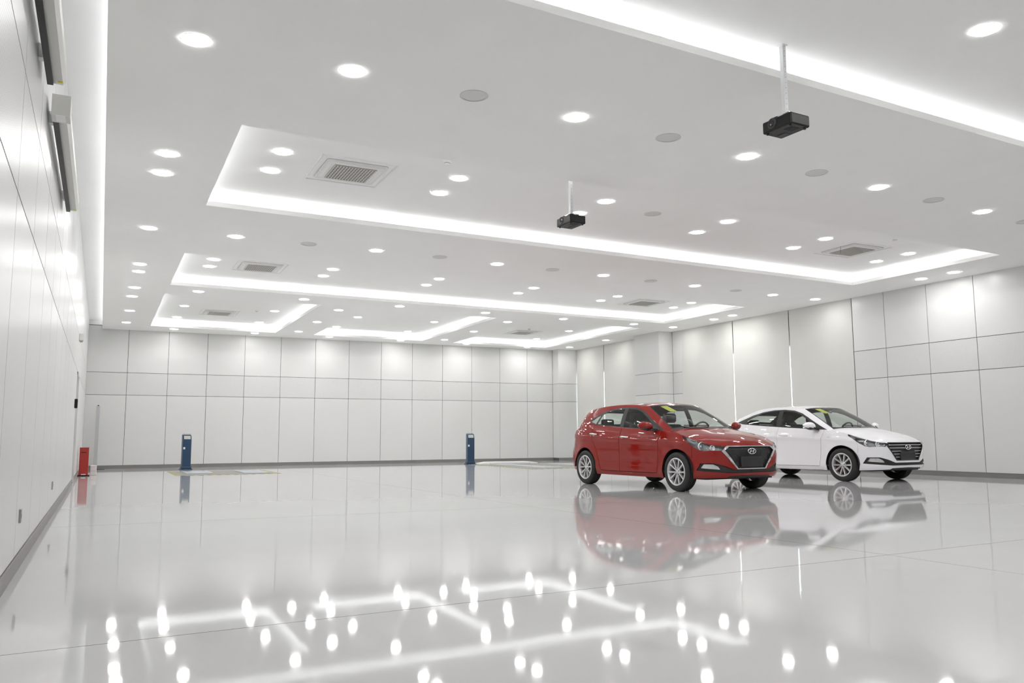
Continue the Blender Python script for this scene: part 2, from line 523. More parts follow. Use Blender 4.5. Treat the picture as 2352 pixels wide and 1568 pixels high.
# cove strips: thin LED profiles lying on top of the soffit, set back from its edge
SB = 0.11
def cove_lamp(mid, ln, rz, parent, k=1.0):
    c = D.lights.new('cove_lamp', 'AREA')
    c.shape = 'RECTANGLE'; c.size = ln; c.size_y = 0.022
    c.energy = COVE_W * ln * k; c.color = (0.945, 0.955, 1.0)
    link('lamp', c, parent, mid, (PI, 0, rz))          # faces up
def strip(name, x0, x1, y0, y1, label):
    t = empty(name, (*sh(x0, y0), ZC + SLAB))
    tag(t, label, 'light strip', 'cove light strips')
    c = [(x0, y0), (x1, y0), (x1, y1), (x0, y1)]
    ox, oy = sh(x0, y0)
    for k in range(4):
        p, q = c[k], c[(k + 1) % 4]
        P, Q = Vector((*sh(*p), 0)) - Vector((ox, oy, 0)), Vector((*sh(*q), 0)) - Vector((ox, oy, 0))
        d = (Q - P).normalized()
        n = Vector((-d.y, d.x, 0)) * 0.012
        P, Q = P + d * 0.03, Q - d * 0.03
        MB().hexa([P - n, Q - n, Q + n, P + n] + [v + Vector((0, 0, 0.02)) for v in (P - n, Q - n, Q + n, P + n)]).build('led_profile', M_COVE, t)
        cove_lamp((P + Q) / 2 + Vector((0, 0, 0.022)), (Q - P).length, math.atan2(d.y, d.x), t)
TL = {'zero': 'unseen cove light strip added around the ceiling tray behind the camera', 'one': 'cove light strip around the nearest ceiling tray with the projector pole',  # the strip behind the camera is unseen, added to light the room
      'two': 'cove light strip around the long second ceiling tray', 'three': 'cove light strip around the long third ceiling tray',
      'four': 'cove light strip around the left small tray by the back wall', 'five': 'cove light strip around the middle small tray by the back wall',
      'six': 'cove light strip around the right small tray by the back wall'}
for n, a, b, c, d in TR:
    strip('cove_light', a - SB, b + SB, c - SB, d + SB, TL[n])
t = MB().hexa([(*p, ZC + SLAB) for p in ((XS + SB - .012, YF + .1), (XS + SB + .012, YF + .1), (XS + SB + .012, YB - .1), (XS + SB - .012, YB - .1))] +
              [(*p, ZC + SLAB + .02) for p in ((XS + SB - .012, YF + .1), (XS + SB + .012, YF + .1), (XS + SB + .012, YB - .1), (XS + SB - .012, YB - .1))]).build('cove_light', M_COVE_L)
tag(t, 'long cove light strip along the left edge of the ceiling', 'light strip', 'cove light strips')
cove_lamp(Vector((XS + SB, (YF + YB) / 2, ZC + SLAB + 0.022)), YB - YF - 0.2, PI / 2, t, 0.7)

# ------------------------------------------------------------------ downlights
ORD = ['first', 'second', 'third', 'fourth', 'fifth', 'sixth', 'seventh', 'eighth', 'ninth', 'tenth', 'eleventh', 'twelfth']
me_ring = MB().lathe([(0.104, -0.0012), (0.119, -0.0012), (0.120, 0.0)], 24).mesh('trim_ring', M_CEIL)
me_diff = MB().lathe([(0.109, -0.009), (0.0, -0.011)], 24, m=0).lathe([(0.1105, -0.0012), (0.109, -0.009)], 24, m=1).mesh('diffuser', [M_DOWN, M_RIMGLOW])
ld = D.lights.new('downlight_lamp', 'AREA')
ld.shape = 'DISK'; ld.size = 0.212; ld.energy = DOWN_W; ld.color = (1.0, 0.99, 0.98)
def downlight(x, y, z, label, group):
    t = empty('downlight', (x, y, z))
    tag(t, label, 'downlight', group)
    link('trim_ring', me_ring, t)
    link('diffuser', me_diff, t)
    link('lamp', ld, t, (0, 0, -0.0118))
def row(pts, z, what, group, start=0, side='from the left'):
    for k, (x, y) in enumerate(pts):
        downlight(x, y, z, 'round downlight, %s %s %s' % (ORD[k + start], side, what), group)
CXS = [2.29, 4.65, 7.05, 9.45, 11.9, 14.34]
row([(1.01, 6.98), (2.34, 6.99), (4.71, 7.05), (7.15, 7.20), (9.58, 7.39), (12.0, 7.56), (14.42, 7.72)], ZC, 'in the soffit row nearest the camera', 'soffit downlights')
row([(1.0, 10.03), (0.99, 10.81)], ZC, 'from the camera beside the second tray, left margin', 'soffit downlights', side='along the left edge,')
row([(0.98, 13.8), (2.29, 13.8), (4.66, 13.81), (7.07, 13.94), (9.51, 14.02), (11.97, 14.17), (14.39, 14.34), (15.78, 14.37)], ZC, 'in the soffit row between second and third trays', 'soffit downlights')
row([(0.97, 16.78), (0.98, 17.54)], ZC, 'from the camera beside the third tray, left margin', 'soffit downlights', side='along the left edge,')
row([(0.97, 19.47), (2.27, 19.41), (4.63, 19.48), (7.02, 19.54), (9.43, 19.64), (11.87, 19.77), (14.29, 19.84), (15.77, 19.92)], ZC, 'in the soffit row before the small trays', 'soffit downlights')
row([(0.96, 20.7), (0.98, 23.07), (0.96, 25.45)], ZC, 'from the front beside the left small tray', 'soffit downlights', side='at the left margin,')
row([(5.8, 20.79), (5.8, 23.17), (5.78, 25.5)], ZC, 'from the front between left and middle small trays', 'soffit downlights', side='in line')
row([(10.72, 20.95), (10.7, 23.3), (10.68, 25.69)], ZC, 'from the front between middle and right small trays', 'soffit downlights', side='in line')
row([(2.28, 26.42), (4.62, 26.45), (6.97, 26.48), (9.4, 26.5), (11.83, 26.52), (14.26, 26.54)], ZC, 'in the row along the back wall', 'soffit downlights')
row([(15.81, 10.75), (15.82, 11.51)], ZC, 'from the camera beside the second tray, right margin', 'soffit downlights', side='along the right edge,')
row([(15.76, 17.28), (15.79, 18.09)], ZC, 'from the camera beside the third tray, right margin', 'soffit downlights', side='along the right edge,')
row([(15.74, 23.59), (15.70, 25.98)], ZC, 'from the camera beside the right small tray', 'soffit downlights', side='along the right edge,')
row([(2.31, 10.07), (4.68, 10.10), (7.10, 10.18), (9.56, 10.31), (11.96, 10.48), (14.39, 10.67)], ZU, 'in the nearer row inside the second tray', 'tray downlights')
row([(2.31, 10.86), (4.69, 10.85), (7.08, 10.93), (9.56, 11.09), (11.97, 11.27), (14.42, 11.45)], ZU, 'in the farther row inside the second tray', 'tray downlights')
row([(2.30, 16.89), (4.65, 16.87), (7.05, 16.91), (9.49, 17.02), (11.95, 17.16), (14.29, 17.19)], ZU, 'in the nearer row inside the third tray', 'tray downlights')
row([(2.29, 17.62), (4.64, 17.64), (7.05, 17.72), (9.47, 17.81), (11.92, 17.9), (14.36, 18.05)], ZU, 'in the farther row inside the third tray', 'tray downlights')
row([(2.29, 23.23), (4.62, 23.17)], ZU, 'in the nearer pair inside the left small tray', 'tray downlights')
row([(2.28, 25.48), (4.62, 25.63)], ZU, 'in the farther pair inside the left small tray', 'tray downlights')
row([(7.03, 23.36), (9.42, 23.38)], ZU, 'in the nearer pair inside the middle small tray', 'tray downlights')
row([(6.99, 25.66), (9.42, 25.82)], ZU, 'in the farther pair inside the middle small tray', 'tray downlights')
row([(11.88, 23.45), (14.28, 23.58)], ZU, 'in the nearer pair inside the right small tray', 'tray downlights')
row([(11.86, 25.92), (14.32, 25.94)], ZU, 'in the farther pair inside the right small tray', 'tray downlights')
row([(2.3, 4.05), (4.66, 4.12), (7.22, 4.29), (9.6, 4.42), (12.0, 4.55), (14.4, 4.7)], ZU, 'in the farther row inside the nearest tray', 'tray downlights')
row([(2.3, 3.25), (4.66, 3.32), (7.1, 3.45), (9.55, 3.6), (11.95, 3.72), (14.35, 3.9)], ZU, 'in the nearer row inside the nearest tray', 'tray downlights')
row([(0.98, 0.3), (2.3, 0.3), (4.66, 0.35), (7.1, 0.45), (9.5, 0.55), (11.9, 0.65), (14.3, 0.75)], ZC, 'in the unseen soffit row added above the camera', 'soffit downlights')  # out of view, added for even illumination and floor reflections
row([(2.3, -2.4), (4.66, -2.4), (7.1, -2.3), (9.5, -2.2), (11.9, -2.1), (14.3, -2.0)], ZU, 'in the unseen row added behind the camera', 'tray downlights')  # unseen lamps added behind the camera to fill the near room

# ------------------------------------------------------------------ ceiling speakers, smoke detectors, air conditioners
me_sr = MB().lathe([(0.118, 0.0), (0.136, 0.0), (0.138, -0.004), (0.130, -0.008), (0.118, -0.006)], 32).mesh('trim_ring', M_SPK)
me_sg = MB().lathe([(0.120, -0.003), (0.10, -0.006), (0.05, -0.007), (0.0, -0.0075)], 32).mesh('grille', perf_mat('speaker_mesh', (0.76, 0.76, 0.73), 0.012, 'XY', rough=0.8))
SP = [([(3.54, 7.01), (5.93, 7.11), (8.37, 7.30), (10.79, 7.47), (13.15, 7.64)], 'in the row nearest the camera'),
      ([(3.47, 13.82), (5.86, 13.83), (8.29, 13.96), (10.76, 14.12), (13.2, 14.25)], 'between the second and third trays')]
for pts, wh in SP:
    for k, (x, y) in enumerate(pts):
        t = empty('ceiling_speaker', (x, y, ZC))
        tag(t, 'flush grey round ceiling speaker, %s from the left %s' % (ORD[k], wh), 'speaker', 'ceiling speakers')
        link('trim_ring', me_sr, t); link('grille', me_sg, t)
t = empty('ceiling_speaker', (8.15, 10.45, ZU))
tag(t, 'pale round speaker disc inside the second ceiling tray', 'speaker')
link('trim_ring', me_sr, t); link('grille', me_sg, t)
me_sd = MB().lathe([(0.0, 0.0), (0.055, 0.0), (0.055, -0.012), (0.046, -0.02), (0.036, -0.024), (0.036, -0.034), (0.03, -0.042), (0.0, -0.045)], 24).mesh('housing', M_WHITE)
me_sv = MB().lathe([(0.0365, -0.026), (0.039, -0.028), (0.039, -0.032), (0.0365, -0.034)], 24).mesh('vent_ring', M_MGREY)
for x, y, wh in ((4.27, 9.52, 'left part of the second ceiling tray'), (13.1, 9.95, 'right part of the second ceiling tray'), (4.17, 23.3, 'left small ceiling tray'), (12.8, 23.6, 'right small ceiling tray')):
    t = empty('smoke_detector', (x, y, ZU))
    tag(t, 'small white smoke detector in the ' + wh, 'smoke detector', 'smoke detectors')
    link('housing', me_sd, t); link('vent_ring', me_sv, t)
def rrect(hx, hy, r, n=6):
    pts = []
    for cx, cy, a0 in ((hx - r, hy - r, 0), (-hx + r, hy - r, 90), (-hx + r, -hy + r, 180), (hx - r, -hy + r, 270)):
        for k in range(n + 1):
            a = math.radians(a0 + 90 * k / n)
            pts.append((cx + r * math.cos(a), cy + r * math.sin(a)))
    return pts
def prism(mb, pts, z0, z1, m=0):
    b = len(mb.v); n = len(pts)
    mb.v += [(*p, z0) for p in pts] + [(*p, z1) for p in pts]
    mb.f.append(tuple(range(b, b + n))[::-1]); mb.m.append(m); mb.sm.append(False)
    mb.f.append(tuple(range(b + n, b + 2 * n))); mb.m.append(m); mb.sm.append(False)
    for k in range(n):
        k2 = (k + 1) % n
        mb.f.append((b + k, b + k2, b + n + k2, b + n + k)); mb.m.append(m); mb.sm.append(False)
    return mb
def frame_boxes(mb, hx, hy, w, z0, z1):
    mb.box(-hx, hx, -hy, -hy + w, z0, z1); mb.box(-hx, hx, hy - w, hy, z0, z1)
    mb.box(-hx, -hx + w, -hy + w, hy - w, z0, z1); mb.box(hx - w, hx, -hy + w, hy - w, z0, z1)
    return mb
AC = [(3.27, 10.46, 'at the left end of the second ceiling tray'), (13.12, 10.92, 'at the right end of the second ceiling tray'),
      (3.24, 17.24, 'at the left end of the third ceiling tray'), (13.12, 17.68, 'at the right end of the third ceiling tray'),
      (3.27, 24.1, 'in the left small tray'), (13.0, 24.5, 'in the right small tray')]
a_trim = frame_boxes(MB(), 0.50, 0.53, 0.022, -0.012, 0).mesh('ceiling_trim', M_WHITE)
a_panel = prism(prism(MB(), rrect(0.40, 0.40, 0.05), -0.022, 0), rrect(0.378, 0.378, 0.045), -0.030, -0.022).mesh('panel', mat('conditioner_panel', (0.76, 0.76, 0.73), rough=0.45))
gm = MB()
gm.box(-0.28, 0.28, -0.29, 0.29, -0.0325, -0.030, 1)
for k in range(15):
    x = -0.27 + 0.54 * k / 14
    gm.hexa([(x - 0.012, -0.285, -0.039), (x + 0.004, -0.285, -0.039), (x + 0.004, 0.285, -0.039), (x - 0.012, 0.285, -0.039), (x - 0.004, -0.285, -0.0325), (x + 0.012, -0.285, -0.0325), (x + 0.012, 0.285, -0.0325), (x - 0.004, 0.285, -0.0325)])
for k in range(9):
    y = -0.28 + 0.56 * k / 8
    gm.box(-0.28, 0.28, y - 0.004, y + 0.004, -0.040, -0.036)
a_grille = gm.mesh('intake_grille', [mat('grille_slat', (0.62, 0.61, 0.57), rough=0.5), mat('grille_back', (0.28, 0.275, 0.26), rough=0.8)])
fl = MB()
for k in range(4):
    a = k * PI / 2
    c, s_ = math.cos(a), math.sin(a)
    P = [(-0.27, -0.355), (0.27, -0.355), (0.27, -0.325), (-0.27, -0.325)]
    P = [(x * c - y * s_, x * s_ + y * c) for x, y in P]
    fl.hexa([(*p, -0.033) for p in P] + [(*p, -0.029) for p in P])
a_flap = fl.mesh('air_flap', M_WHITE)
a_shadow = prism(MB(), rrect(0.405, 0.405, 0.05), -0.006, -0.001).mesh('gap_shade', mat('gap_shade_grey', (0.5, 0.5, 0.5), rough=0.7))  # grey sheet painted as the shade line around the panel
for x, y, wh in AC:
    t = empty('air_conditioner', (x, y, ZU))
    tag(t, 'white ceiling cassette air conditioner ' + wh, 'air conditioner', 'ceiling air conditioners')
    for n, me in (('ceiling_trim', a_trim), ('panel', a_panel), ('intake_grille', a_grille), ('air_flap', a_flap), ('gap_shade', a_shadow)):
        link(n, me, t)
tag(MB().tube([(12.68, 10.80, ZU), (12.68, 10.80, ZU - 0.14)], 0.003, 6).build('cord', M_DGREY), 'thin dark cord hanging beside the right air conditioner', 'cord')

# ------------------------------------------------------------------ projectors on ceiling poles
def projector(x, y, zbody, label, rz):
    """lens looks along local -x (towards the screens on the left wall)"""
    t = empty('projector', (x, y, zbody), rz)
    tag(t, label, 'projector', 'ceiling projectors')
    hz = ZU - zbody
    body = bevel(MB().box(-0.12, 0.12, -0.165, 0.165, -0.058, 0.05).build('body', M_BLACK, t), 0.014, 3)
    MB().lathe([(0.0, -0.136), (0.026, -0.136), (0.03, -0.14), (0.044, -0.146), (0.05, -0.14), (0.05, -0.10), (0.0, -0.10)], 24, 'x', (0.018, 0.05, 0.008)).build('lens_barrel', M_DGREY, t)
    MB().lathe([(0.0, -0.142), (0.02, -0.140), (0.028, -0.137)], 20, 'x', (0.018, 0.05, 0.008)).build('lens', mat('lens_glass', (0.01, 0.01, 0.02), rough=0.05), t)
    MB().box(-0.10, 0.05, 0.01, 0.09, 0.045, 0.066).build('lens_hood', M_BLACK, t)
    v = MB()
    for k in range(6):
        v.box(-0.05 + k * 0.018, -0.04 + k * 0.018, -0.11, -0.02, -0.0605, -0.057)
    v.build('vent', M_DGREY, t)
    MB().box(0.02, 0.08, 0.03, 0.12, -0.061, -0.057).build('filter_cover', M_DGREY, t)
    for sx, sy in ((-0.09, -0.13), (0.09, -0.13), (-0.09, 0.13)):
        MB().lathe([(0.0, -0.07), (0.012, -0.07), (0.012, -0.055), (0.0, -0.055)], 12, 'z', (sx, sy, 0)).build('foot', M_DGREY, t)
    MB().box(-0.07, 0.07, -0.1, 0.1, 0.075, 0.082).box(-0.07, -0.064, -0.03, 0.03, 0.05, 0.075).box(0.064, 0.07, -0.03, 0.03, 0.05, 0.075).box(-0.02, 0.02, -0.1, -0.094, 0.05, 0.075).build('mount_bracket', M_STEEL, t)
    MB().box(-0.02, 0.02, -0.02, 0.02, 0.082, hz).build('pole', mat('pole_white', (0.78, 0.79, 0.80), rough=0.35), t)
    hl = MB()
    z = 0.14
    while z < hz - 0.03:
        for c in ((0.0, 'y', -1),):
            if c[1] == 'y':
                hl.lathe([(0.0, -0.0212), (0.0032, -0.0212), (0.0032, -0.016)], 8, 'y', (0, 0, z), smooth=False)
            else:
                hl.lathe([(0.0, -0.0252), (0.0035, -0.0252), (0.0035, -0.02)], 8, 'x', (0, 0, z), smooth=False)
        z += 0.05
    hl.build('bolt_hole', M_DGREY, t)
    MB().box(-0.032, 0.032, -0.032, 0.032, hz - 0.006, hz).build('ceiling_plate', M_WHITE, t)
    return t
projector(5.84, 5.29, 3.62, 'black projector on a long white pole from the nearest tray', math.radians(3))
projector(5.86, 9.12, 3.66, 'black projector hanging near the second tray, farther from camera', math.radians(3))

# ------------------------------------------------------------------ projection screens on the left wall
def screen(y0, y1, label, motor=False):
    t = empty('projection_screen', (0.0, (y0 + y1) / 2, 3.20))
    tag(t, label, 'projection screen', 'projection screens')
    h = (y1 - y0) / 2
    pr = [(0.03, 0.005), (0.125, 0.0), (0.145, 0.03), (0.145, 0.11), (0.125, 0.13), (0.03, 0.13)]
    mb = MB()
    b = len(pr)
    mb.v = [(x, -h, z) for x, z in pr] + [(x, h, z) for x, z in pr]
    mb.f = [tuple(range(b)), tuple(range(b, 2 * b))[::-1]] + [(k, (k + 1) % b, b + (k + 1) % b, b + k) for k in range(b)]
    mb.m = [0] * len(mb.f); mb.sm = [False] * len(mb.f)
    mb.build('housing', M_CREAM, t)
    MB().box(0.034, 0.070, -h + 0.03, h - 0.02, -0.018, 0.012).build('screen_slot', M_BLACK, t)
    for q in (-h + 0.3, h - 0.36):
        MB().box(0.0, 0.032, q, q + 0.06, 0.02, 0.11).build('wall_bracket', M_STEEL, t)
    for yy, n in ((-h + 0.20, 0), (h - 0.05, 1)):
        MB().lathe([(0.0, -0.002), (0.016, -0.002), (0.016, 0.002)], 16, 'z', (0.112, yy, -0.001)).build('round_sticker', M_YELLOW, t)
    if motor:
        MB().box(0.03, 0.152, -h - 0.006, -h + 0.15, -0.022, 0.135).build('motor_cover', M_CREAM, t)
        MB().box(0.06, 0.12, -h - 0.008, -h + 0.12, -0.0245, -0.020).build('paper_label', M_WHITE, t)
    return t
screen(2.9, 6.06, 'long roller screen housing high on left wall, nearest the camera')
screen(6.6, 9.48, 'second roller screen housing on left wall with label at its end', True)

# ------------------------------------------------------------------ small things on the left wall
t = empty('sensor_box', (0.0, 18.05, 2.74)); tag(t, 'small beige box high on the left wall above the door', 'wall box')
bevel(MB().box(0.0, 0.075, -0.10, 0.10, 0.025, 0.16).build('housing', M_CREAM, t), 0.008)
MB().box(0.01, 0.06, -0.09, 0.09, 0.008, 0.026).build('sensor_lens', M_MGREY, t)
t = empty('card_reader', (0.0, 17.3, 1.43)); tag(t, 'small black access reader on left wall before the door', 'card reader')
bevel(MB().box(0.0, 0.05, -0.06, 0.06, 0.0, 0.17).build('housing', M_BLACK, t), 0.008)
MB().box(0.0501, 0.052, -0.04, 0.04, 0.09, 0.15).build('display', M_DGREY, t)
for y, wh in ((6.46, 'nearer the camera'), (10.57, 'farther along')):
    t = empty('wall_socket', (0.0, y, 0.30)); tag(t, 'dark socket plate low on the left wall, ' + wh, 'socket', 'wall sockets')
    bevel(MB().box(0.0, 0.012, -0.03, 0.03, 0.0, 0.09).build('plate', M_MGREY, t), 0.003)
    MB().box(0.0115, 0.0125, -0.02, 0.02, 0.03, 0.06).build('outlet', M_BLACK, t)

# ------------------------------------------------------------------ red cabinet, pale box, post
M_REDBOX = noise_mat('red_enamel', (0.36, 0.025, 0.018), amt=0.05, rough=0.35)
t = empty('barrier_cabinet', (0.135, 22.2, 0.0)); tag(t, 'slim red steel cabinet standing by the left wall', 'cabinet')
bevel(MB().box(-0.10, 0.095, -0.12, 0.16, 0.02, 0.66).build('body', M_REDBOX, t), 0.006)
MB().box(-0.13, 0.13, -0.15, 0.2, 0.0, 0.022).build('base_plate', M_BLACK, t)
MB().box(-0.07, 0.045, -0.123, -0.118, 0.545, 0.56).build('slot', M_BLACK, t)
MB().box(-0.05, 0.05, -0.126, -0.118, 0.03, 0.05).build('name_plate', M_WHITE, t)
MB().box(-0.105, 0.10, -0.125, 0.165, 0.66, 0.668).build('lid', M_REDBOX, t)
t = empty('equipment_box', (0.35, 22.62, 0.0)); tag(t, 'low pale box on the floor right behind the red cabinet', 'box')
bevel(MB().box(-0.075, 0.06, -0.15, 0.2, 0.0, 0.23).build('body', mat('pale_grey', (0.72, 0.70, 0.69), rough=0.5), t), 0.008)
MB().box(-0.075, 0.06, -0.153, -0.148, 0.10, 0.106).build('lid_seam', M_MGREY, t)
t = empty('post', (0.36, 26.75, 0.0)); tag(t, 'tall slim grey post standing near the back left corner', 'post')
bevel(MB().box(-0.045, 0.045, -0.045, 0.045, 0.01, 1.82).build('shaft', mat('grey_post', (0.48, 0.48, 0.49), rough=0.4), t), 0.006)
MB().box(-0.02, 0.02, -0.02, 0.02, 1.82, 1.845).build('cap', M_BLACK, t)
MB().box(-0.06, 0.24, -0.06, 0.06, 0.0, 0.012).build('foot', M_DGREY, t)

# ------------------------------------------------------------------ blue consoles
M_BLUE = noise_mat('blue_enamel', (0.018, 0.055, 0.115), amt=0.06, rough=0.35)
def console(x, y, rz, label):
    t = empty('control_console', (x, y, 0), rz)
    tag(t, label, 'console', 'blue control consoles')
    w, d = 0.115, 0.12
    mb = MB()
    prof = [(-d, 0.02), (d, 0.02), (d, 0.96), (d - 0.04, 0.99), (-d + 0.06, 0.96), (-d, 0.84)]
    n = len(prof)
    mb.v = [(-w, p, z) for p, z in prof] + [(w, p, z) for p, z in prof]
    mb.f = [tuple(range(n)), tuple(range(n, 2 * n))[::-1]] + [(k, (k + 1) % n, n + (k + 1) % n, n + k) for k in range(n)]
    mb.m = [0] * len(mb.f); mb.sm = [False] * len(mb.f)
    bevel(mb.build('body', M_BLUE, t), 0.01)
    bevel(MB().box(-0.16, 0.16, -0.15, 0.15, 0, 0.025).build('base_flange', M_BLUE, t), 0.004)
    bevel(MB().box(-0.135, 0.135, -0.13, 0.13, 0.025, 0.09).build('plinth', M_BLUE, t), 0.01)
    sl = lambda u, v, o: (u, -d + 0.06 * v - 0.012 * 0 - o * 0.9, 0.84 + 0.12 * v + o * 0.45)
    MB().hexa([sl(-0.085, 0.12, -0.004), sl(0.085, 0.12, -0.004), sl(0.085, 0.85, -0.004), sl(-0.085, 0.85, -0.004), sl(-0.085, 0.12, 0.004), sl(0.085, 0.12, 0.004), sl(0.085, 0.85, 0.004), sl(-0.085, 0.85, 0.004)]).build('control_panel', mat('panel_silver', (0.6, 0.6, 0.58), rough=0.4), t)
    for k, (u, c) in enumerate(((-0.05, (0.5, 0.5, 0.48)), (0.0, (0.7, 0.55, 0.15)), (0.05, (0.7, 0.62, 0.1)))):
        c0 = sl(u, 0.5, 0.008)
        MB().lathe([(0.0, -0.008), (0.014, -0.008), (0.014, 0.004)], 14, 'y', c0).build('button', mat('button_%d' % k, c, rough=0.4), t)
    MB().tube([(-0.08, 0.03, 0.96), (-0.08, 0.0, 1.03), (0.08, 0.0, 1.03), (0.08, 0.03, 0.96)], 0.009, 8).build('handle', M_STEEL, t)
    MB().box(-0.10, -0.05, -d - 0.003, -d + 0.002, 0.57, 0.63).build('label_plate', M_WHITE, t)
    return t
console(2.66, 25.3, math.radians(4), 'blue control console on the left, by the back wall')
console(11.21, 24.75, math.radians(-10), 'blue control console on the right, left of the red car')

# ------------------------------------------------------------------ floor lifts with hazard tape
def hazard():
    m = mat('hazard_tape', (0.7, 0.65, 0.1), rough=0.5)
    nt = m.node_tree
    b = nt.nodes['Principled BSDF']
    tc = nt.nodes.new('ShaderNodeTexCoord')
    sp = nt.nodes.new('ShaderNodeSeparateXYZ')
    nt.links.new(tc.outputs['Object'], sp.inputs[0])
    a = nt.nodes.new('ShaderNodeMath'); a.operation = 'ADD'
    nt.links.new(sp.outputs[0], a.inputs[0]); nt.links.new(sp.outputs[1], a.inputs[1])
    c = nt.nodes.new('ShaderNodeMath'); c.operation = 'MULTIPLY'; c.inputs[1].default_value = 5.0
    nt.links.new(a.outputs[0], c.inputs[0])
    f = nt.nodes.new('ShaderNodeMath'); f.operation = 'FRACT'
    nt.links.new(c.outputs[0], f.inputs[0])
    g = nt.nodes.new('ShaderNodeMath'); g.operation = 'GREATER_THAN'; g.inputs[1].default_value = 0.5
    nt.links.new(f.outputs[0], g.inputs[0])
    mx = nt.nodes.new('ShaderNodeMix'); mx.data_type = 'RGBA'
    mx.inputs[6].default_value = (0.62, 0.58, 0.16, 1); mx.inputs[7].default_value = (0.10, 0.10, 0.07, 1)
    nt.links.new(g.outputs[0], mx.inputs[0]); nt.links.new(mx.outputs[2], b.inputs['Base Color'])
    return m
M_HAZ = hazard()
M_PLATE = noise_mat('lift_plate_steel', (0.50, 0.53, 0.58), amt=0.06, rough=0.35, metal=0.3)
M_PAD = noise_mat('lift_pit_grey', (0.27, 0.265, 0.24), amt=0.06, rough=0.4)
def lift(x0, x1, y0, y1, plates, label):
    t = empty('floor_lift', ((x0 + x1) / 2, (y0 + y1) / 2, 0))
    tag(t, label, 'vehicle lift', 'floor lifts')
    hx, hy = (x1 - x0) / 2, (y1 - y0) / 2
    MB().box(-hx + .1, hx - .1, -hy + .1, hy - .1, 0, 0.004).build('pit_cover', M_PAD, t)
    w = 0.1
    for a, b, c, d in ((-hx, hx, -hy, -hy + w), (-hx, hx, hy - w, hy), (-hx, -hx + w, -hy + w, hy - w), (hx - w, hx, -hy + w, hy - w)):
        MB().box(a, b, c, d, 0, 0.003).build('hazard_tape', M_HAZ, t)
    cx, cy = (x0 + x1) / 2, (y0 + y1) / 2
    for a, b, c, d, h, m in plates:
        p = bevel(MB().box(a - cx, b - cx, c - cy, d - cy, 0.004, h).build('platform', m, t), 0.004)
        for s_ in (a - cx, b - cx):
            MB().box(s_ - 0.025, s_ + 0.025, c - cy, d - cy, 0.004, h + 0.006).build('edge_rail', M_STEEL, p)
    return t
lift(2.08, 4.50, 20.95, 23.75, [(2.42, 2.99, 21.8, 23.5, 0.018, M_PLATE), (3.72, 4.28, 21.4, 23.2, 0.018, M_PLATE)], 'hazard taped floor lift in front of the left blue console')
lift(11.0, 14.9, 19.85, 24.45, [(11.55, 12.1, 20.3, 23.9, 0.02, M_PLATE), (13.3, 13.9, 20.3, 23.9, 0.02, M_PLATE)], 'hazard taped floor lift behind the red hatchback')
t = empty('ramp_platform', (12.75, 25.2, 0)); tag(t, 'low white ramp platform lying on the floor by the back wall', 'ramp')
bevel(MB().box(-0.75, 0.75, -0.25, 0.25, 0, 0.055).build('deck', M_WHITE, t), 0.01)
for s_ in (-1, 1):
    P = [(s_ * 0.75, -0.25), (s_ * 1.05, -0.25), (s_ * 1.05, 0.25), (s_ * 0.75, 0.25)]
    Z = [0.055, 0.008, 0.008, 0.055]
    MB().hexa([(*p, 0.0) for p in P] + [(*p, z) for p, z in zip(P, Z)]).build('ramp_end', M_WHITE, t)
# ------------------------------------------------------------------ cars
def spline(keys, vals, mono=False):
    """cubic interpolation through (keys, vals); mono avoids overshoot"""
    k = np.asarray(keys, float); v = np.asarray(vals, float)
    if v.ndim == 1: v = v[:, None]
    h = np.diff(k)[:, None]; d = np.diff(v, axis=0) / h
    m = np.zeros_like(v)
    m[0], m[-1] = d[0], d[-1]
    m[1:-1] = (d[:-1] * h[1:] + d[1:] * h[:-1]) / (h[1:] + h[:-1])
    if mono:
        s0 = d[:-1] * d[1:] <= 0
        hm = 2 * d[:-1] * d[1:] / np.where(np.abs(d[:-1] + d[1:]) < 1e-12, 1, d[:-1] + d[1:])
        m[1:-1] = np.where(s0, 0, hm)
    def f(t):
        t = np.clip(np.asarray(t, float), k[0], k[-1])
        i = np.clip(np.searchsorted(k, t, side='right') - 1, 0, len(k) - 2)
        hh = (k[i + 1] - k[i])[..., None]; u = ((t - k[i])[..., None]) / hh
        r = (2 * u**3 - 3 * u**2 + 1) * v[i] + (u**3 - 2 * u**2 + u) * hh * m[i] + (3 * u**2 - 2 * u**3) * v[i + 1] + (u**3 - u**2) * hh * m[i + 1]
        return r[..., 0] if r.shape[-1] == 1 else r
    return f
def chord(P):
    P = np.asarray(P, float)
    return np.concatenate([[0], np.cumsum(np.linalg.norm(np.diff(P, axis=0), axis=1))])
def sstep(a, b, x):
    u = np.clip((x - a) / (b - a), 0, 1)
    return u * u * (3 - 2 * u)
def inpoly(poly, pts):
    P = np.asarray(poly); x, y = pts[:, 0], pts[:, 1]
    r = np.zeros(len(pts), bool)
    j = len(P) - 1
    for i in range(len(P)):
        c = ((P[i, 1] > y) != (P[j, 1] > y)) & (x < (P[j, 0] - P[i, 0]) * (y - P[i, 1]) / (P[j, 1] - P[i, 1] + 1e-15) + P[i, 0])
        r ^= c
        j = i
    return r
def dens(poly, step=0.02, closed=True):
    P = np.asarray(poly, float); out = []
    n = len(P) if closed else len(P) - 1
    for i in range(n):
        a, b = P[i], P[(i + 1) % len(P)]
        k = max(1, int(np.linalg.norm(b - a) / step))
        out += [a + (b - a) * q / k for q in range(k)]
    if not closed: out.append(P[-1])
    return np.array(out)
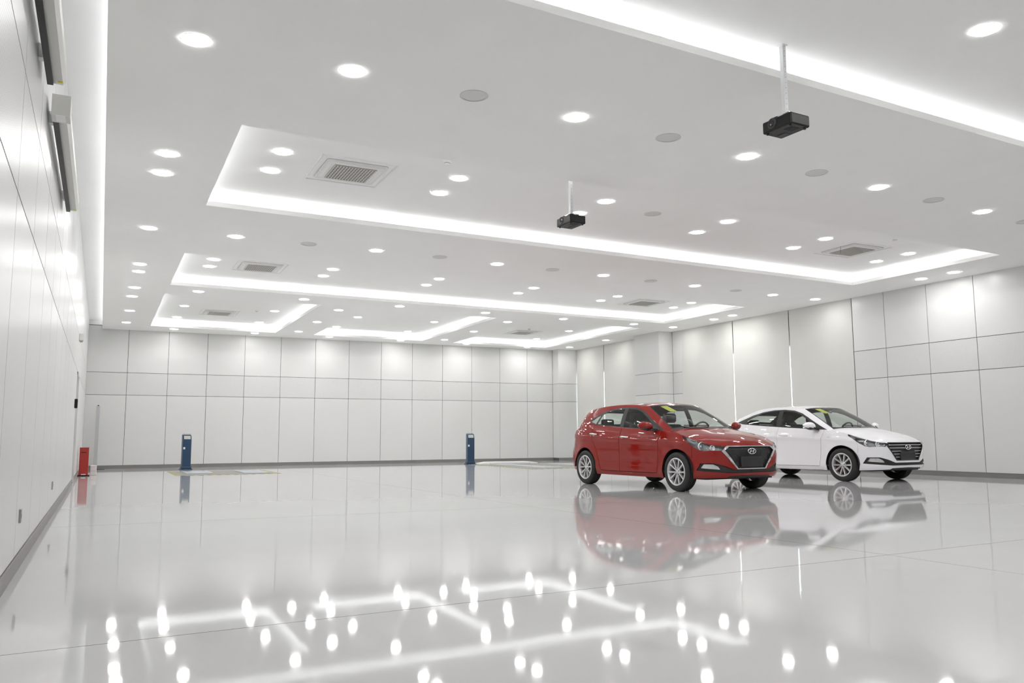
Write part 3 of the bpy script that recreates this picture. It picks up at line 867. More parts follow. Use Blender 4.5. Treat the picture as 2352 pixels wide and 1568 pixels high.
def rounded(poly, r=0.02, n=4):
    """round the corners of a polygon"""
    P = np.asarray(poly, float); out = []
    for i in range(len(P)):
        a, b, c = P[i - 1], P[i], P[(i + 1) % len(P)]
        la, lc = np.linalg.norm(a - b), np.linalg.norm(c - b)
        q = min(r, la * 0.45, lc * 0.45)
        p0, p2 = b + (a - b) / la * q, b + (c - b) / lc * q
        for k in range(n + 1):
            u = k / n
            out.append((1 - u)**2 * p0 + 2 * u * (1 - u) * b + u * u * p2)
    return np.array(out)
def strip_poly(line, w):
    """a thin closed polygon along a polyline"""
    P = np.asarray(line, float)
    t = np.gradient(P, axis=0); t /= np.linalg.norm(t, axis=1)[:, None] + 1e-12
    n = np.stack([-t[:, 1], t[:, 0]], 1) * w / 2
    return np.concatenate([P + n, (P - n)[::-1]])

def patch(domain, S, regions, step, ext=()):
    """triangulate a 2-D domain so that region outlines become edges, lift it with S(u,v).
    regions: list of (label, polygon), later ones win. returns verts, normals, {label: tris}"""
    vs, es = [], []
    def addpoly(P, closed=True):
        b = len(vs); n = len(P)
        vs.extend([Vector((float(p[0]), float(p[1]))) for p in P])
        es.extend([(b + i, b + (i + 1) % n) for i in range(n if closed else n - 1)])
    D_ = dens(domain, step)
    addpoly(D_)
    for lab, P in regions: addpoly(P)
    lo, hi = D_.min(0), D_.max(0)
    nx, ny = max(2, int((hi[0] - lo[0]) / step)), max(2, int((hi[1] - lo[1]) / step))
    gx, gy = np.meshgrid(np.linspace(lo[0], hi[0], nx + 1), np.linspace(lo[1], hi[1], ny + 1))
    G = np.stack([gx.ravel(), gy.ravel()], 1)
    G[::2] += 1e-4
    G = G[inpoly(D_, G)]
    vs.extend([Vector((float(a), float(b))) for a, b in G])
    ov, oe, of, *_ = delaunay_2d_cdt(vs, es, [], 0, 1e-5)
    V2 = np.array([(v[0], v[1]) for v in ov])
    F = np.array([tuple(f) for f in of if len(f) == 3])
    C = V2[F].mean(1)
    A = np.abs(np.cross(V2[F[:, 1]] - V2[F[:, 0]], V2[F[:, 2]] - V2[F[:, 0]]))
    ok = inpoly(D_, C) & (A > 1e-9)
    F, C = F[ok], C[ok]
    lab = np.zeros(len(F), int); names = ['body']
    for n, P in regions:
        if n not in names: names.append(n)
        lab[inpoly(P, C)] = names.index(n)
    e = 2e-3
    P = S(V2[:, 0], V2[:, 1])
    du = S(V2[:, 0] + e, V2[:, 1]) - S(V2[:, 0] - e, V2[:, 1])
    dv = S(V2[:, 0], V2[:, 1] + e) - S(V2[:, 0], V2[:, 1] - e)
    N = np.cross(du, dv)
    N /= np.linalg.norm(N, axis=1)[:, None] + 1e-12
    cen = P - np.array([0.0, 0.0, 0.6]); cen[:, 0] *= 0.25
    flip = (N * cen).sum(1).sum() < 0
    if flip: N = -N
    out = {}
    for i, n in enumerate(names):
        f = F[lab == i]
        if len(f): out[n] = f
    # orient triangles along N
    for n, f in out.items():
        fn = np.cross(P[f[:, 1]] - P[f[:, 0]], P[f[:, 2]] - P[f[:, 0]])
        bad = (fn * N[f].mean(1)).sum(1) < 0
        f[bad] = f[bad][:, ::-1]
    return P, N, out
def chunk(pt, label, mirror=False):
    P, N, out = pt
    if label not in out: return None
    f = out[label]
    if mirror:
        return P * [1, -1, 1], N * [1, -1, 1], f[:, ::-1]
    return P, N, f
def shell(name, chunks, mats, parent, off=0.0, th=0.012):
    """mats: (outer, inner). a sheet with inner face and edges; off sinks or raises it, with a skirt"""
    key, V, NN, F = {}, [], [], []
    for c in chunks:
        if c is None: continue
        P, N, f = c
        mp = {}
        for tri in f:
            t = []
            for i in tri:
                if i not in mp:
                    k = tuple(np.round(P[i], 4))
                    if k not in key:
                        key[k] = len(V); V.append(P[i]); NN.append(N[i].copy())
                    else:
                        NN[key[k]] += N[i]
                    mp[i] = key[k]
                t.append(mp[i])
            if len(set(t)) == 3: F.append(tuple(t))
    if not F: return None
    V = np.array(V); NN = np.array(NN); NN /= np.linalg.norm(NN, axis=1)[:, None] + 1e-12
    n = len(V)
    ec = {}
    for t in F:
        for a, b in ((t[0], t[1]), (t[1], t[2]), (t[2], t[0])):
            ec[(a, b)] = ec.get((a, b), 0) + 1
    bd = [(a, b) for (a, b) in ec if (b, a) not in ec]
    O = V + NN * off
    verts = [O]; faces = list(F); mi = [0] * len(F); sm = [True] * len(F)
    base = n
    if th > 0:
        I = V + NN * (off - th)
        verts.append(I)
        faces += [(c + n, b + n, a + n) for a, b, c in F]; mi += [1] * len(F); sm += [True] * len(F)
        base = 2 * n
        ex = []
        for a, b in bd:
            ex += [O[b], O[a], I[a], I[b]]
            faces.append((base, base + 1, base + 2, base + 3)); mi.append(1 if off < 0 else 0); sm.append(False); base += 4
        if ex: verts.append(np.array(ex))
    if off:
        ex = []
        for a, b in bd:
            ex += [V[b], V[a], O[a], O[b]]
            faces.append((base, base + 1, base + 2, base + 3)); mi.append(0); sm.append(False); base += 4
        if ex: verts.append(np.array(ex))
    me = D.meshes.new(name)
    me.from_pydata(np.concatenate(verts).tolist(), [], faces)
    for m in mats: me.materials.append(m)
    me.polygons.foreach_set('material_index', mi)
    me.polygons.foreach_set('use_smooth', sm)
    me.update()
    return link(name, me, parent)

M_TRIM = mat('interior_trim', (0.035, 0.035, 0.037), rough=0.8)
M_SEAT = noise_mat('seat_cloth', (0.045, 0.045, 0.048), amt=0.15, scale=60, rough=0.9)
M_TYRE = noise_mat('tyre_rubber', (0.022, 0.022, 0.022), amt=0.1, scale=20, rough=0.65)
M_RIM = mat('alloy_silver', (0.66, 0.66, 0.67), rough=0.28, metal=0.6)
M_RIMD = mat('rim_barrel_dark', (0.05, 0.05, 0.052), rough=0.5, metal=0.3)
M_CHROME = mat('chrome', (0.82, 0.83, 0.84), rough=0.10, metal=1.0)
M_GLOSSB = mat('gloss_black_trim', (0.015, 0.015, 0.016), rough=0.18, coat=0.5)
M_MATB = mat('matte_black_trim', (0.022, 0.022, 0.022), rough=0.5)
M_CARG = glass_mat('car_glass', (0.84, 0.89, 0.865), ior=1.5)
M_LENS = glass_mat('lamp_cover', (0.92, 0.94, 0.95), ior=1.45)
M_LAMPIN = mat('lamp_reflector', (0.75, 0.76, 0.77), rough=0.2, metal=0.8)
M_LAMPD = mat('lamp_housing', (0.30, 0.30, 0.31), rough=0.22, metal=0.8)
M_TAIL = mat('tail_lamp_red', (0.30, 0.012, 0.012), rough=0.1, coat=0.6)
M_PLATE_B = mat('plate_cover', (0.03, 0.03, 0.032), rough=0.3)
def grille_mesh_mat():
    m = mat('grille_honeycomb', (0.012, 0.012, 0.013), rough=0.3)
    nt = m.node_tree; b = nt.nodes['Principled BSDF']
    tc = nt.nodes.new('ShaderNodeTexCoord')
    v = nt.nodes.new('ShaderNodeTexVoronoi'); v.inputs['Scale'].default_value = 32; v.inputs['Randomness'].default_value = 0.25
    nt.links.new(tc.outputs['Object'], v.inputs['Vector'])
    bp = nt.nodes.new('ShaderNodeBump'); bp.inputs['Strength'].default_value = 0.8; bp.inputs['Distance'].default_value = 0.01
    nt.links.new(v.outputs['Distance'], bp.inputs['Height']); nt.links.new(bp.outputs['Normal'], b.inputs['Normal'])
    return m
M_HONEY = grille_mesh_mat()

def wheel_meshes():
    R, RR, hw = 0.304, 0.214, 0.094
    tp = [(RR, -hw + 0.008), (RR + 0.02, -hw - 0.002), (RR + 0.05, -hw - 0.004), (R - 0.014, -hw + 0.006), (R - 0.004, -hw + 0.018), (R, -hw + 0.034)]
    prof = tp + [(r, -h) for r, h in tp[::-1]]
    # tread grooves
    mid = [(R, -0.045), (R - 0.008, -0.042), (R - 0.008, -0.034), (R, -0.031), (R, -0.006), (R - 0.008, -0.003), (R - 0.008, 0.003), (R, 0.006), (R, 0.031), (R - 0.008, 0.034), (R - 0.008, 0.042), (R, 0.045)]
    prof = tp + mid + [(r, -h) for r, h in tp[::-1]] + [(RR - 0.004, hw - 0.01), (RR - 0.004, -hw + 0.01)]
    tyre = MB().lathe(prof, 56, 'y', closed=True).mesh('wheel', M_TYRE)
    rim = MB()
    # outer side is -y
    rim.lathe([(RR + 0.003, -hw + 0.004), (RR - 0.004, -hw - 0.004), (RR - 0.014, -hw - 0.002), (RR - 0.02, -hw + 0.012), (RR - 0.03, -hw + 0.03), (RR - 0.034, 0.06)], 56, 'y', m=0)
    rim.lathe([(0.0, -0.028), (RR - 0.034, -0.022)], 40, 'y', m=1)                      # dark back behind the spokes
    rim.lathe([(0.0, -0.075), (0.026, -0.074), (0.03, -0.070), (0.06, -0.066), (0.066, -0.058), (0.066, -0.03)], 36, 'y', m=0)
    for k in range(10):
        a0 = 2 * PI * (k // 2) / 5 + (0.175 if k % 2 else -0.175)
        am = 2 * PI * (k // 2) / 5 + (0.30 if k % 2 else -0.30)
        c0, c1 = Vector((math.cos(a0), math.sin(a0))), Vector((math.cos(am), math.sin(am)))
        i, o = c0 * 0.045, c1 * (RR - 0.012)
        d = (o - i).normalized(); n = Vector((-d.y, d.x))
        wi, wo = 0.0105, 0.0145
        def q(p, w, y): return [(p.x + n.x * w, y, p.y + n.y * w), (p.x - n.x * w, y, p.y - n.y * w)]
        A, B = q(i, wi, -0.066), q(o, wo, -hw + 0.008)
        A2, B2 = q(i, wi * 1.25, -0.035), q(o, wo * 1.25, -0.045)
        rim.hexa([A2[0], A2[1], B2[1], B2[0], A[0], A[1], B[1], B[0]])
    cap = MB().lathe([(0.0, -0.082), (0.02, -0.080), (0.026, -0.074)], 24, 'y').mesh('hub_cap', M_RIM)
    bolts = MB()
    for k in range(5):
        a = 2 * PI * (k + 0.5) / 5
        bolts.lathe([(0.0, -0.074), (0.008, -0.074), (0.008, -0.064)], 8, 'y', (0.045 * math.cos(a), 0, 0.045 * math.sin(a)), smooth=False)
    bolts = bolts.mesh('wheel_nut', M_RIMD)
    rim_me = rim.mesh('rim', [M_RIM, M_RIMD])
    bm = bmesh.new(); bm.from_mesh(rim_me); bmesh.ops.recalc_face_normals(bm, faces=bm.faces); bm.to_mesh(rim_me); bm.free()
    return tyre, rim_me, cap, bolts
WHEEL = wheel_meshes()

def sofa_box(name, x0, x1, y0, y1, z0, z1, m, parent, r=0.03):
    o = MB().box(x0, x1, y0, y1, z0, z1).build(name, m, parent)
    return bevel(o, r, 3)

def make_car(spec, loc, th, scale, paint, label):
    car = empty('car', (loc[0], loc[1], 0), th - PI / 2)
    car.scale = (scale, scale, scale)
    tag(car, label, 'car')
    hatch = spec['hatch']
    # ---- lower body: horizontal outlines stacked in z
    OUT = spec['outline']
    tk = chord(OUT)
    outl = spline(tk, OUT)
    T = tk[-1]
    f_dxf = spline(*zip(*spec['nose']), mono=True)
    f_dxr = spline(*zip(*spec['tail']), mono=True)
    f_ins = spline(*zip(*spec['side']), mono=True)
    XF, XRr = OUT[0][0], OUT[-1][0]
    ztop_f = spline(*zip(*spec['ztop'][::-1]), mono=True)     # keyed by x, ascending
    zbot_f = spline(*zip(*spec['zbot'][::-1]), mono=True)
    def Slow(t, z):
        q = outl(t)
        x0, y0 = q[..., 0], q[..., 1]
        wf = sstep(1.0, XF, x0); wr = sstep(-1.2, XRr, x0)
        zc_ = z - (0.825 - 0.04 * x0)                          # height relative to the shoulder crease
        ins = f_ins(z)
        upper = np.where(zc_ > 0, 0.10 * zc_ + 1.5 * zc_**2, 0)
        lower = np.where(zc_ <= 0, 0.020 * np.exp(-(zc_ / 0.045)**2), 0.020 * np.exp(-(zc_ / 0.012)**2))
        crease = np.where(np.abs(x0) < 1.6, 1.0, 1 - sstep(1.6, 2.0, np.abs(x0)))
        flare = 0.012 * (np.exp(-(((x0 - 1.3)**2 + (z - 0.31)**2)**0.5 - 0.37)**2 / 0.003) + np.exp(-(((x0 + 1.3)**2 + (z - 0.31)**2)**0.5 - 0.37)**2 / 0.003))
        sy = sstep(0.0, 0.75, y0)
        y = y0 + sy * (-ins - upper * 0.9 + (lower - 0.012) * crease + flare)
        x = x0 + wf * f_dxf(z) + wr * f_dxr(z)
        # the front corner sweeps back with height
        x = x - 0.05 * sstep(0.45, 0.80, y0) * sstep(0.55, 0.85, z) * wf
        return np.stack([x, np.maximum(y, 0) if np.ndim(y) else max(y, 0), z + 0 * x], -1)
    ts_all = np.linspace(0, T, 1500)
    x_all = outl(ts_all)[:, 0]
    def t_side(x, z):
        P = Slow(ts_all, np.full_like(ts_all, z)); m = P[:, 1] > 0.45
        return float(np.interp(-x, -P[m][:, 0], ts_all[m]))
    def t_front(y, z):
        if y < 0: return y
        m = ts_all < tk[-1] * 0.35
        P = Slow(ts_all[m], np.full(m.sum(), z))
        return float(np.interp(y, P[:, 1], ts_all[m]))
    def dom(pts, step=0.02, closed=True, rnd=0):
        """list of ('s', x, z) or ('f', y, z) -> points of the (t, z) domain"""
        P = np.array([(t_side(a, b) if k == 's' else t_front(a, b), b) for k, a, b in pts])
        if rnd: P = rounded(P, rnd)
        return dens(P, step, closed)
    ztop = lambda t: ztop_f(outl(t)[..., 0])
    zbot = lambda t: zbot_f(outl(t)[..., 0])
    tb = np.linspace(0, T, 260)
    domain = np.concatenate([np.stack([tb, zbot(tb)], 1), np.stack([tb, ztop(tb)], 1)[::-1]])
    def arch(cx, r=0.352, n=40):
        P = [(t_side(cx + r * math.cos(a), 0.308 + r * math.sin(a)), 0.308 + r * math.sin(a)) for a in np.linspace(0, PI, n)]
        P = [(P[0][0], 0.0)] + P + [(P[-1][0], 0.0)]
        return np.array(P)
    fd = [('s', .915, 1.10), ('s', .90, .90), ('s', .865, .78), ('s', .84, .50), ('s', .80, .27), ('s', -.23, .265), ('s', -.215, .6), ('s', -.19, 1.10)]
    rd = [('s', -.19, 1.10), ('s', -.215, .6), ('s', -.23, .265), ('s', -.80, .27), ('s', -.86, .42), ('s', -.93, .62), ('s', -1.06, .80), ('s', -1.08, 1.10)]
    Pfd, Prd = dom(fd, .03), dom(rd, .03)
    gaps = []
    gw = 0.007
    for L in (fd[0:6], [fd[5], fd[6], fd[7]], rd[2:8]):
        gaps.append(strip_poly(dom(L, .03, False), gw))
    # bumper joints: from the lamp to the front arch, and at the rear
    gaps.append(strip_poly(dom([('s', 1.60, .74), ('s', 1.63, .60), ('s', 1.63, .52)], .03, False), 0.005))
    gaps.append(strip_poly(dom([('s', -1.62, .55), ('s', -1.66, .70), ('s', -1.80, .75), ('s', -1.9, .75)], .03, False), 0.005))
    F = spec['front']
    lamp = dom(F['lamp'], .015, rnd=.012)
    regs = [('front_door', Pfd), ('rear_door', Prd)]
    for g_ in gaps: regs.append(('gap', g_))
    regs.append(('frame', dom(F['frame'], .02)))
    regs.append(('grille', dom(F['grille'], .02)))
    regs.append(('intake', dom(F['intake'], .02, rnd=.01)))
    regs.append(('fog', dom(F['fog'], .015, rnd=.012)))
    regs.append(('splitter', dom(F['splitter'], .02)))
    regs.append(('lamp', lamp))
    regs.append(('tail_lamp', dom(spec['tail_lamp'], .02, rnd=.015)))
    regs.append(('arch', arch(1.3))); regs.append(('arch', arch(-1.3)))
    low = patch(domain, Slow, regs, 0.034)
    # ---- hood: Coons patch between the nose edge, the fender tops and the cowl
    tA = t_side(spec['a_base'][0], 0.9)
    tcn = t_side(1.80, 0.80)
    P0 = lambda t: Slow(np.asarray(t, float), ztop(np.asarray(t, float)))
    nose0 = P0(np.array([0.0]))[0]
    cowl = spline(chord(spec['cowl']), spec['cowl'])
    cowlL = chord(spec['cowl'])[-1]
    cen = np.array([tuple(nose0)] + spec['hood_c'] + [spec['cowl'][0]])
    cenf = spline(chord(cen) / chord(cen)[-1], cen)
    def coons(c_u0, c_u1, c_v0, c_v1):
        """c_u0(v), c_u1(v): outer edge and centre line; c_v0(u), c_v1(u): the other two"""
        Q = {(i, j): (c_u0 if i == 0 else c_u1)(np.array([float(j)]))[0] for i in (0, 1) for j in (0, 1)}
        def S(u, v):
            u = np.clip(u, 0, 1); v = np.clip(v, 0, 1)
            b = (u * u * (3 - 2 * u))[:, None]; bl = u[:, None]; w = v[:, None]
            A = (1 - bl) * c_u0(v) + bl * c_u1(v)
            Az = (1 - b) * c_u0(v) + b * c_u1(v)
            A[:, 2] = Az[:, 2]
            B = (1 - w) * c_v0(u) + w * c_v1(u)
            Cc = (1 - bl) * (1 - w) * Q[0, 0] + bl * (1 - w) * Q[1, 0] + (1 - bl) * w * Q[0, 1] + bl * w * Q[1, 1]
            Cz = (1 - b) * (1 - w) * Q[0, 0] + b * (1 - w) * Q[1, 0] + (1 - b) * w * Q[0, 1] + b * w * Q[1, 1]
            Cc[:, 2] = Cz[:, 2]
            return A + B - Cc
        return S
    aB = np.array(P0(np.array([tA]))[0])
    cw = np.array(spec['cowl'] + [tuple(aB)]); cwf = spline(chord(cw) / chord(cw)[-1], cw)
    Sh = coons(lambda v: P0(tcn + (tA - tcn) * v), lambda v: cenf(v), lambda u: P0(tcn * (1 - u)), lambda u: cwf(1 - u))
    LH = 1.0
    sq = np.array([(0, 0), (1, 0), (1, 1), (0, 1)], float)
    hl = dens(np.array([(0.075, 1.02), (0.075, .55), (0.06, .25), (0.03, .02)]), .03, False)
    hood = patch(sq, Sh, [('hood', np.array([(0.075, 1.02), (0.075, .55), (0.06, .25), (0.03, -.01), (1.02, -.01), (1.02, 1.02)])), ('gap', strip_poly(hl, 0.007))], 0.045)
    # ---- greenhouse: from the belt to the roof edge
    B, Ek = [], []
    for kind, val, e in spec['green']:
        if kind == 'p': B.append(val)
        else: B.append(tuple(P0(np.array([t_side(val, float(ztop_f(val)))]))[0]) if kind == 's' else tuple(P0(np.array([val * T]))[0]))
        Ek.append(e)
    B, Ek = np.array(B), np.array(Ek)
    gk = chord((B + Ek) / 2); Lg = gk[-1]
    # follow the belt exactly on the sides by sampling it densely
    Bf0, Ef = spline(gk, B), spline(gk, Ek)
    ia = next(i for i, s_ in enumerate(spec['green']) if s_[0] != 'p')
    ib = max(i for i, s_ in enumerate(spec['green']) if s_[0] != 'p')
    tkB = np.array([t_side(v, float(ztop_f(v))) if k == 's' else (v * T if k == 't' else 0) for k, v, e in spec['green']])
    tB = spline(gk[ia:ib + 1], tkB[ia:ib + 1], mono=True)
    def Bf(g):
        g = np.asarray(g, float)
        r = Bf0(g)
        m = (g >= gk[ia]) & (g <= gk[ib])
        if m.any(): r[m] = P0(tB(g[m]))
        return r
    HS = 0.45
    def G(g, h):
        g = np.clip(g, 0, Lg); hh = np.clip(h / HS, 0, 1)
        b, e = Bf(g), Ef(g)
        p = b + (e - b) * hh[:, None]
        mid = (b + e) / 2
        nrm = np.stack([(mid[:, 0] + 0.3) * 0.35 * (np.abs(mid[:, 0] + .4) > .9), mid[:, 1], 0.35 + 0 * g], 1)
        nrm /= np.linalg.norm(nrm, axis=1)[:, None]
        return p + nrm * (0.022 * 4 * hh * (1 - hh))[:, None]
    gg, hh = np.meshgrid(np.linspace(0, Lg, 500), np.linspace(0, HS, 60))
    gg, hh = gg.ravel(), hh.ravel()
    GP = G(gg, hh)
    def inv_side(x, z):
        m = GP[:, 1] > 0.40
        d = (GP[:, 0] - x)**2 + (GP[:, 2] - z)**2
        d = np.where(m, d, 9)
        i = np.argmin(d); q = np.array([gg[i], hh[i]])
        for _ in range(4):
            e = 1e-3
            p0 = G(q[:1], q[1:])[0]; pa = G(q[:1] + e, q[1:])[0]; pb = G(q[:1], q[1:] + e)[0]
            J = np.array([[(pa - p0)[0], (pb - p0)[0]], [(pa - p0)[2], (pb - p0)[2]]]) / e
            try: dq = np.linalg.solve(J + 1e-6 * np.eye(2), np.array([x - p0[0], z - p0[2]]))
            except Exception: break
            q = q + np.clip(dq, -.03, .03)
        q[1] = min(max(q[1], 0.004), HS - 0.004)
        return q
    def gdom(pts, rnd=.02):
        return rounded(np.array([inv_side(*p) for p in dens(pts, .06)]), rnd) if rnd else np.array([inv_side(*p) for p in dens(pts, .03)])
    gA = gk[3] + 0.035
    gR = gk[spec['rg_start']]
    def band(g0, g1, h0, h1, e0=0.0, e1=0.0):
        return dens(rounded(np.array([(g0, h0), (g1 + e0, h0), (g1 + e1, h1), (g0, h1)]), .02), .03)
    W = spec['win']
    gregs = [('ws_frame', dens(np.array([(-.01, 0.0), (gA + .005, 0.0), (gA - .005, HS * .985), (-.01, HS * .985)]), .03)),
             ('windshield', dens(np.array([(-.02, .026), (gA - .016, .026), (gA - .016, HS * .945), (-.02, HS * .945)]), .03)),
             ('rg_frame', dens(np.array([(Lg + .01, HS * .10), (gR, HS * .10), (gR + .01, HS * .92), (Lg + .01, HS * .92)]), .03)),
             ('rear_window', dens(np.array([(Lg + .02, HS * .15), (gR + .04, HS * .15), (gR + .05, HS * .87), (Lg + .02, HS * .87)]), .03)),
             ('dlo', gdom(W['dlo'], 0))]
    for n in ('front_glass', 'rear_glass', 'quarter_glass'):
        if n in W: gregs.append((n, gdom(W[n], 0)))
    gdm = np.array([(0, 0), (Lg, 0), (Lg, HS), (0, HS)], float)
    green = patch(gdm, G, gregs, 0.034)
    # ---- roof
    rc = spline(*zip(*spec['roof'][::-1]), mono=True)
    def Sr(g, b):
        g = np.clip(g, 0, Lg); b = np.clip(b, 0, 1)
        e = Ef(g)
        x0, x1 = Ek[-1][0], Ek[0][0]
        xc = e[:, 0]
        zc_ = rc(xc)
        k = (1 - (1 - b)**2)
        return np.stack([e[:, 0] + (xc - e[:, 0]) * b, e[:, 1] * (1 - b), e[:, 2] + (np.maximum(zc_, e[:, 2]) - e[:, 2]) * k], 1)
    roof = patch(np.array([(0, 0), (Lg, 0), (Lg, 1), (0, 1)], float), Sr, [], 0.06)
    parts = [low, hood, green, roof]
    # ---- trunk deck (sedan)
    if not hatch:
        tC = t_side(spec['c_base'], float(ztop_f(spec['c_base'])))
        tre = t_side(spec['deck_corner'], float(ztop_f(spec['deck_corner'])))
        aC = np.array(P0(np.array([tC]))[0])
        rg = np.array([tuple(aC)] + spec['rg_base']); rgf = spline(chord(rg) / chord(rg)[-1], rg)
        end0 = P0(np.array([T]))[0]
        dc = np.array([spec['rg_base'][-1]] + spec['deck_c'] + [tuple(end0)]); dcf = spline(chord(dc) / chord(dc)[-1], dc)
        Sd = coons(lambda v: P0(tC + (tre - tC) * v), lambda v: dcf(v), lambda u: rgf(u), lambda u: P0(tre + (T - tre) * u))
        deck = patch(sq, Sd, [('trunk_lid', np.array([(0.09, .04), (1.02, .04), (1.02, 1.02), (0.09, 1.02)])), ('gap', strip_poly(np.array([(1.02, .04), (0.09, .04), (0.09, 1.02)]), 0.008))], 0.06)
        parts.append(deck)
    pm = (paint, M_TRIM)
    both = lambda pt, n: [chunk(pt, n), chunk(pt, n, True)]
    allb = []
    for pt in parts: allb += both(pt, 'body')
    shell('body_shell', allb, pm, car)
    shell('hood', both(hood, 'hood'), pm, car)
    if not hatch: shell('trunk_lid', both(deck, 'trunk_lid'), pm, car)
    for mir, sy in ((True, -1), (False, 1)):
        for n, hx, hz in (('front_door', -.035, .852), ('rear_door', -.995, .905)):
            dd = shell(n, [chunk(low, n, mir)], pm, car)
            # handle: chrome bar on two feet over a shallow cup
            z = hz + spec.get('handle_dz', 0)
            q = [Slow(np.array([t_side(hx + d_, z - .055 * d_)]), np.array([z - .055 * d_]))[0] for d_ in (-.115, -.09, -.04, .02, .075, .105)]
            offs = (.006, .026, .034, .034, .028, .008)
            h = MB().tube([(p[0], sy * (p[1] + o), p[2]) for p, o in zip(q, offs)], 0.0135, 10)
            h.build('handle', M_CHROME if spec['chrome_handle'] else paint, dd)
        shell('window', [chunk(green, 'front_glass', mir)], (M_CARG, M_CARG), car, th=0)
        shell('window', [chunk(green, 'rear_glass', mir)], (M_CARG, M_CARG), car, th=0)
        if 'quarter_glass' in W: shell('quarter_window', [chunk(green, 'quarter_glass', mir)], (M_CARG, M_CARG), car, th=0)
        shell('window_surround', [chunk(green, 'dlo', mir)], (M_MATB, M_TRIM), car)
        # headlamp
        hlp = shell('headlamp', [chunk(low, 'lamp', mir)], (M_LENS, M_LENS), car, th=0)
        shell('lamp_bowl', [chunk(low, 'lamp', mir)], (M_LAMPD, M_LAMPD), hlp, off=-0.05, th=0)
        for k, (x, yz, r) in enumerate(F['bulbs']):
            p = Slow(np.array([t_side(x, yz)]), np.array([yz]))[0]
            c = (p[0] - .028, sy * (p[1] - .030), p[2])
            pr = [(0.0, r * .1), (r * .5, r * .18), (r * .85, r * .45), (r, r * .8), (r * 1.08, r * .85), (r * 1.1, r * .5), (r * .9, -r * .1), (0.0, -r * .3)]
            ml = MB().lathe(pr, 24, 'x', c)
            ml.build('lamp_reflector', M_LAMPIN, hlp)
            MB().lathe([(r * .42, 0.0), (r * .40, r * .3), (r * .25, r * .5), (0.0, r * .56)], 20, 'x', (c[0] + .002, c[1], c[2])).build('projector_lens', M_CHROME, hlp)
        st = [Slow(np.array([t_side(a, b) if k_ == 's' else t_front(a, b)]), np.array([b]))[0] for k_, a, b in F['drl']]
        MB().tube([(p[0] - .012, sy * (p[1] - .012), p[2]) for p in st], 0.008, 6).build('light_strip', M_LAMPIN, hlp)
        shell('fog_lamp', [chunk(low, 'fog', mir)], (M_LAMPIN, M_LAMPIN), car, off=-0.006, th=0.004)
        shell('tail_lamp', [chunk(low, 'tail_lamp', mir)], (M_TAIL, M_TAIL), car, off=0.004, th=0.01)
        # mirror
        mx = spec['mirror']
        bm = bmesh.new()
        bmesh.ops.create_uvsphere(bm, u_segments=24, v_segments=14, radius=1)
        for v in bm.verts:
            x, y, z = v.co
            x2 = x * 0.085 if x > 0 else x * 0.055
            if x < -0.35: x2 = -0.35 * 0.055 - (-(x + .35)) * 0.02
            w_ = 1 - 0.22 * y * 1.0
            v.co = (mx[0] + x2 - 0.03 * y, sy * (mx[1] + y * 0.125), mx[2] + z * 0.075 * w_ + 0.012 * y)
        me = D.meshes.new('mirror'); bm.to_mesh(me); bm.free()
        for p in me.polygons:
            p.use_smooth = True
            if p.center.z < mx[2] - 0.030: p.material_index = 1
            elif p.center.x < mx[0] - 0.020: p.material_index = 2
        for m_ in (paint, M_GLOSSB, M_CHROME): me.materials.append(m_)
        if sy < 0:
            me.flip_normals()
        mo = link('side_mirror', me, car)
        MB().hexa([(mx[0] + .10, sy * (mx[1] - .16), mx[2] - .085), (mx[0] - .03, sy * (mx[1] - .16), mx[2] - .085), (mx[0] - .02, sy * (mx[1] - .03), mx[2] - .060), (mx[0] + .06, sy * (mx[1] - .03), mx[2] - .060),
                   (mx[0] + .10, sy * (mx[1] - .17), mx[2] - .045), (mx[0] - .03, sy * (mx[1] - .17), mx[2] - .045), (mx[0] - .02, sy * (mx[1] - .02), mx[2] - .030), (mx[0] + .06, sy * (mx[1] - .02), mx[2] - .030)]).build('mirror_arm', M_GLOSSB, mo)
    for sy in (-1, 1):
        bp_ = [Slow(np.array([t_side(x_, z_)]), np.array([z_]))[0] for x_, z_ in ((.985, .815), (1.03, .80), (1.10, .81), (1.04, .825))]
        bd_ = MB(); bd_.hexa([(p[0], sy * (p[1] - .004), p[2]) for p in bp_] + [(p[0], sy * (p[1] + .006), p[2]) for p in bp_])
        bd_.build('fender_badge', M_CHROME, car)
    shell('windshield', both(green, 'windshield'), (M_CARG, M_CARG), car, th=0)
    shell('windshield_surround', both(green, 'ws_frame'), (M_GLOSSB, M_TRIM), car)
    shell('rear_window', both(green, 'rear_window'), (M_CARG, M_CARG), car, th=0)
    shell('rear_window_surround', both(green, 'rg_frame'), (M_GLOSSB, M_TRIM), car)
    gr = shell('grille', both(low, 'grille'), (M_HONEY if spec['honey'] else M_MATB, M_TRIM), car, off=-0.022, th=0.01)
    shell('grille_frame', both(low, 'frame'), (M_CHROME if spec['honey'] else M_GLOSSB, M_TRIM), gr, off=0.008, th=0.012)
    shell('lower_intake', both(low, 'intake'), (M_MATB, M_TRIM), car, off=-0.018, th=0.01)
    shell('splitter', both(low, 'splitter'), (M_MATB, M_TRIM), car, off=0.004, th=0.02)
    if not spec['honey']:
        for z, y0, y1, r in F['slats']:
            for sg in ((1,) if y0 <= 0 else (1, -1)):
                ys = np.linspace(-y1 if y0 <= 0 else y0, y1, 24)
                pts = []
                for y in ys:
                    p = Slow(np.array([t_front(abs(y), z)]), np.array([z]))[0]
                    pts.append((p[0] - 0.002, sg * y, z))
                MB().tube(pts, r, 8).build('slat', M_CHROME, gr)
    # emblem and covered plate
    ez = F['emblem_z']
    ex = Slow(np.array([0.0]), np.array([ez]))[0][0]
    A_, B_ = 0.078, 0.040
    em = MB()
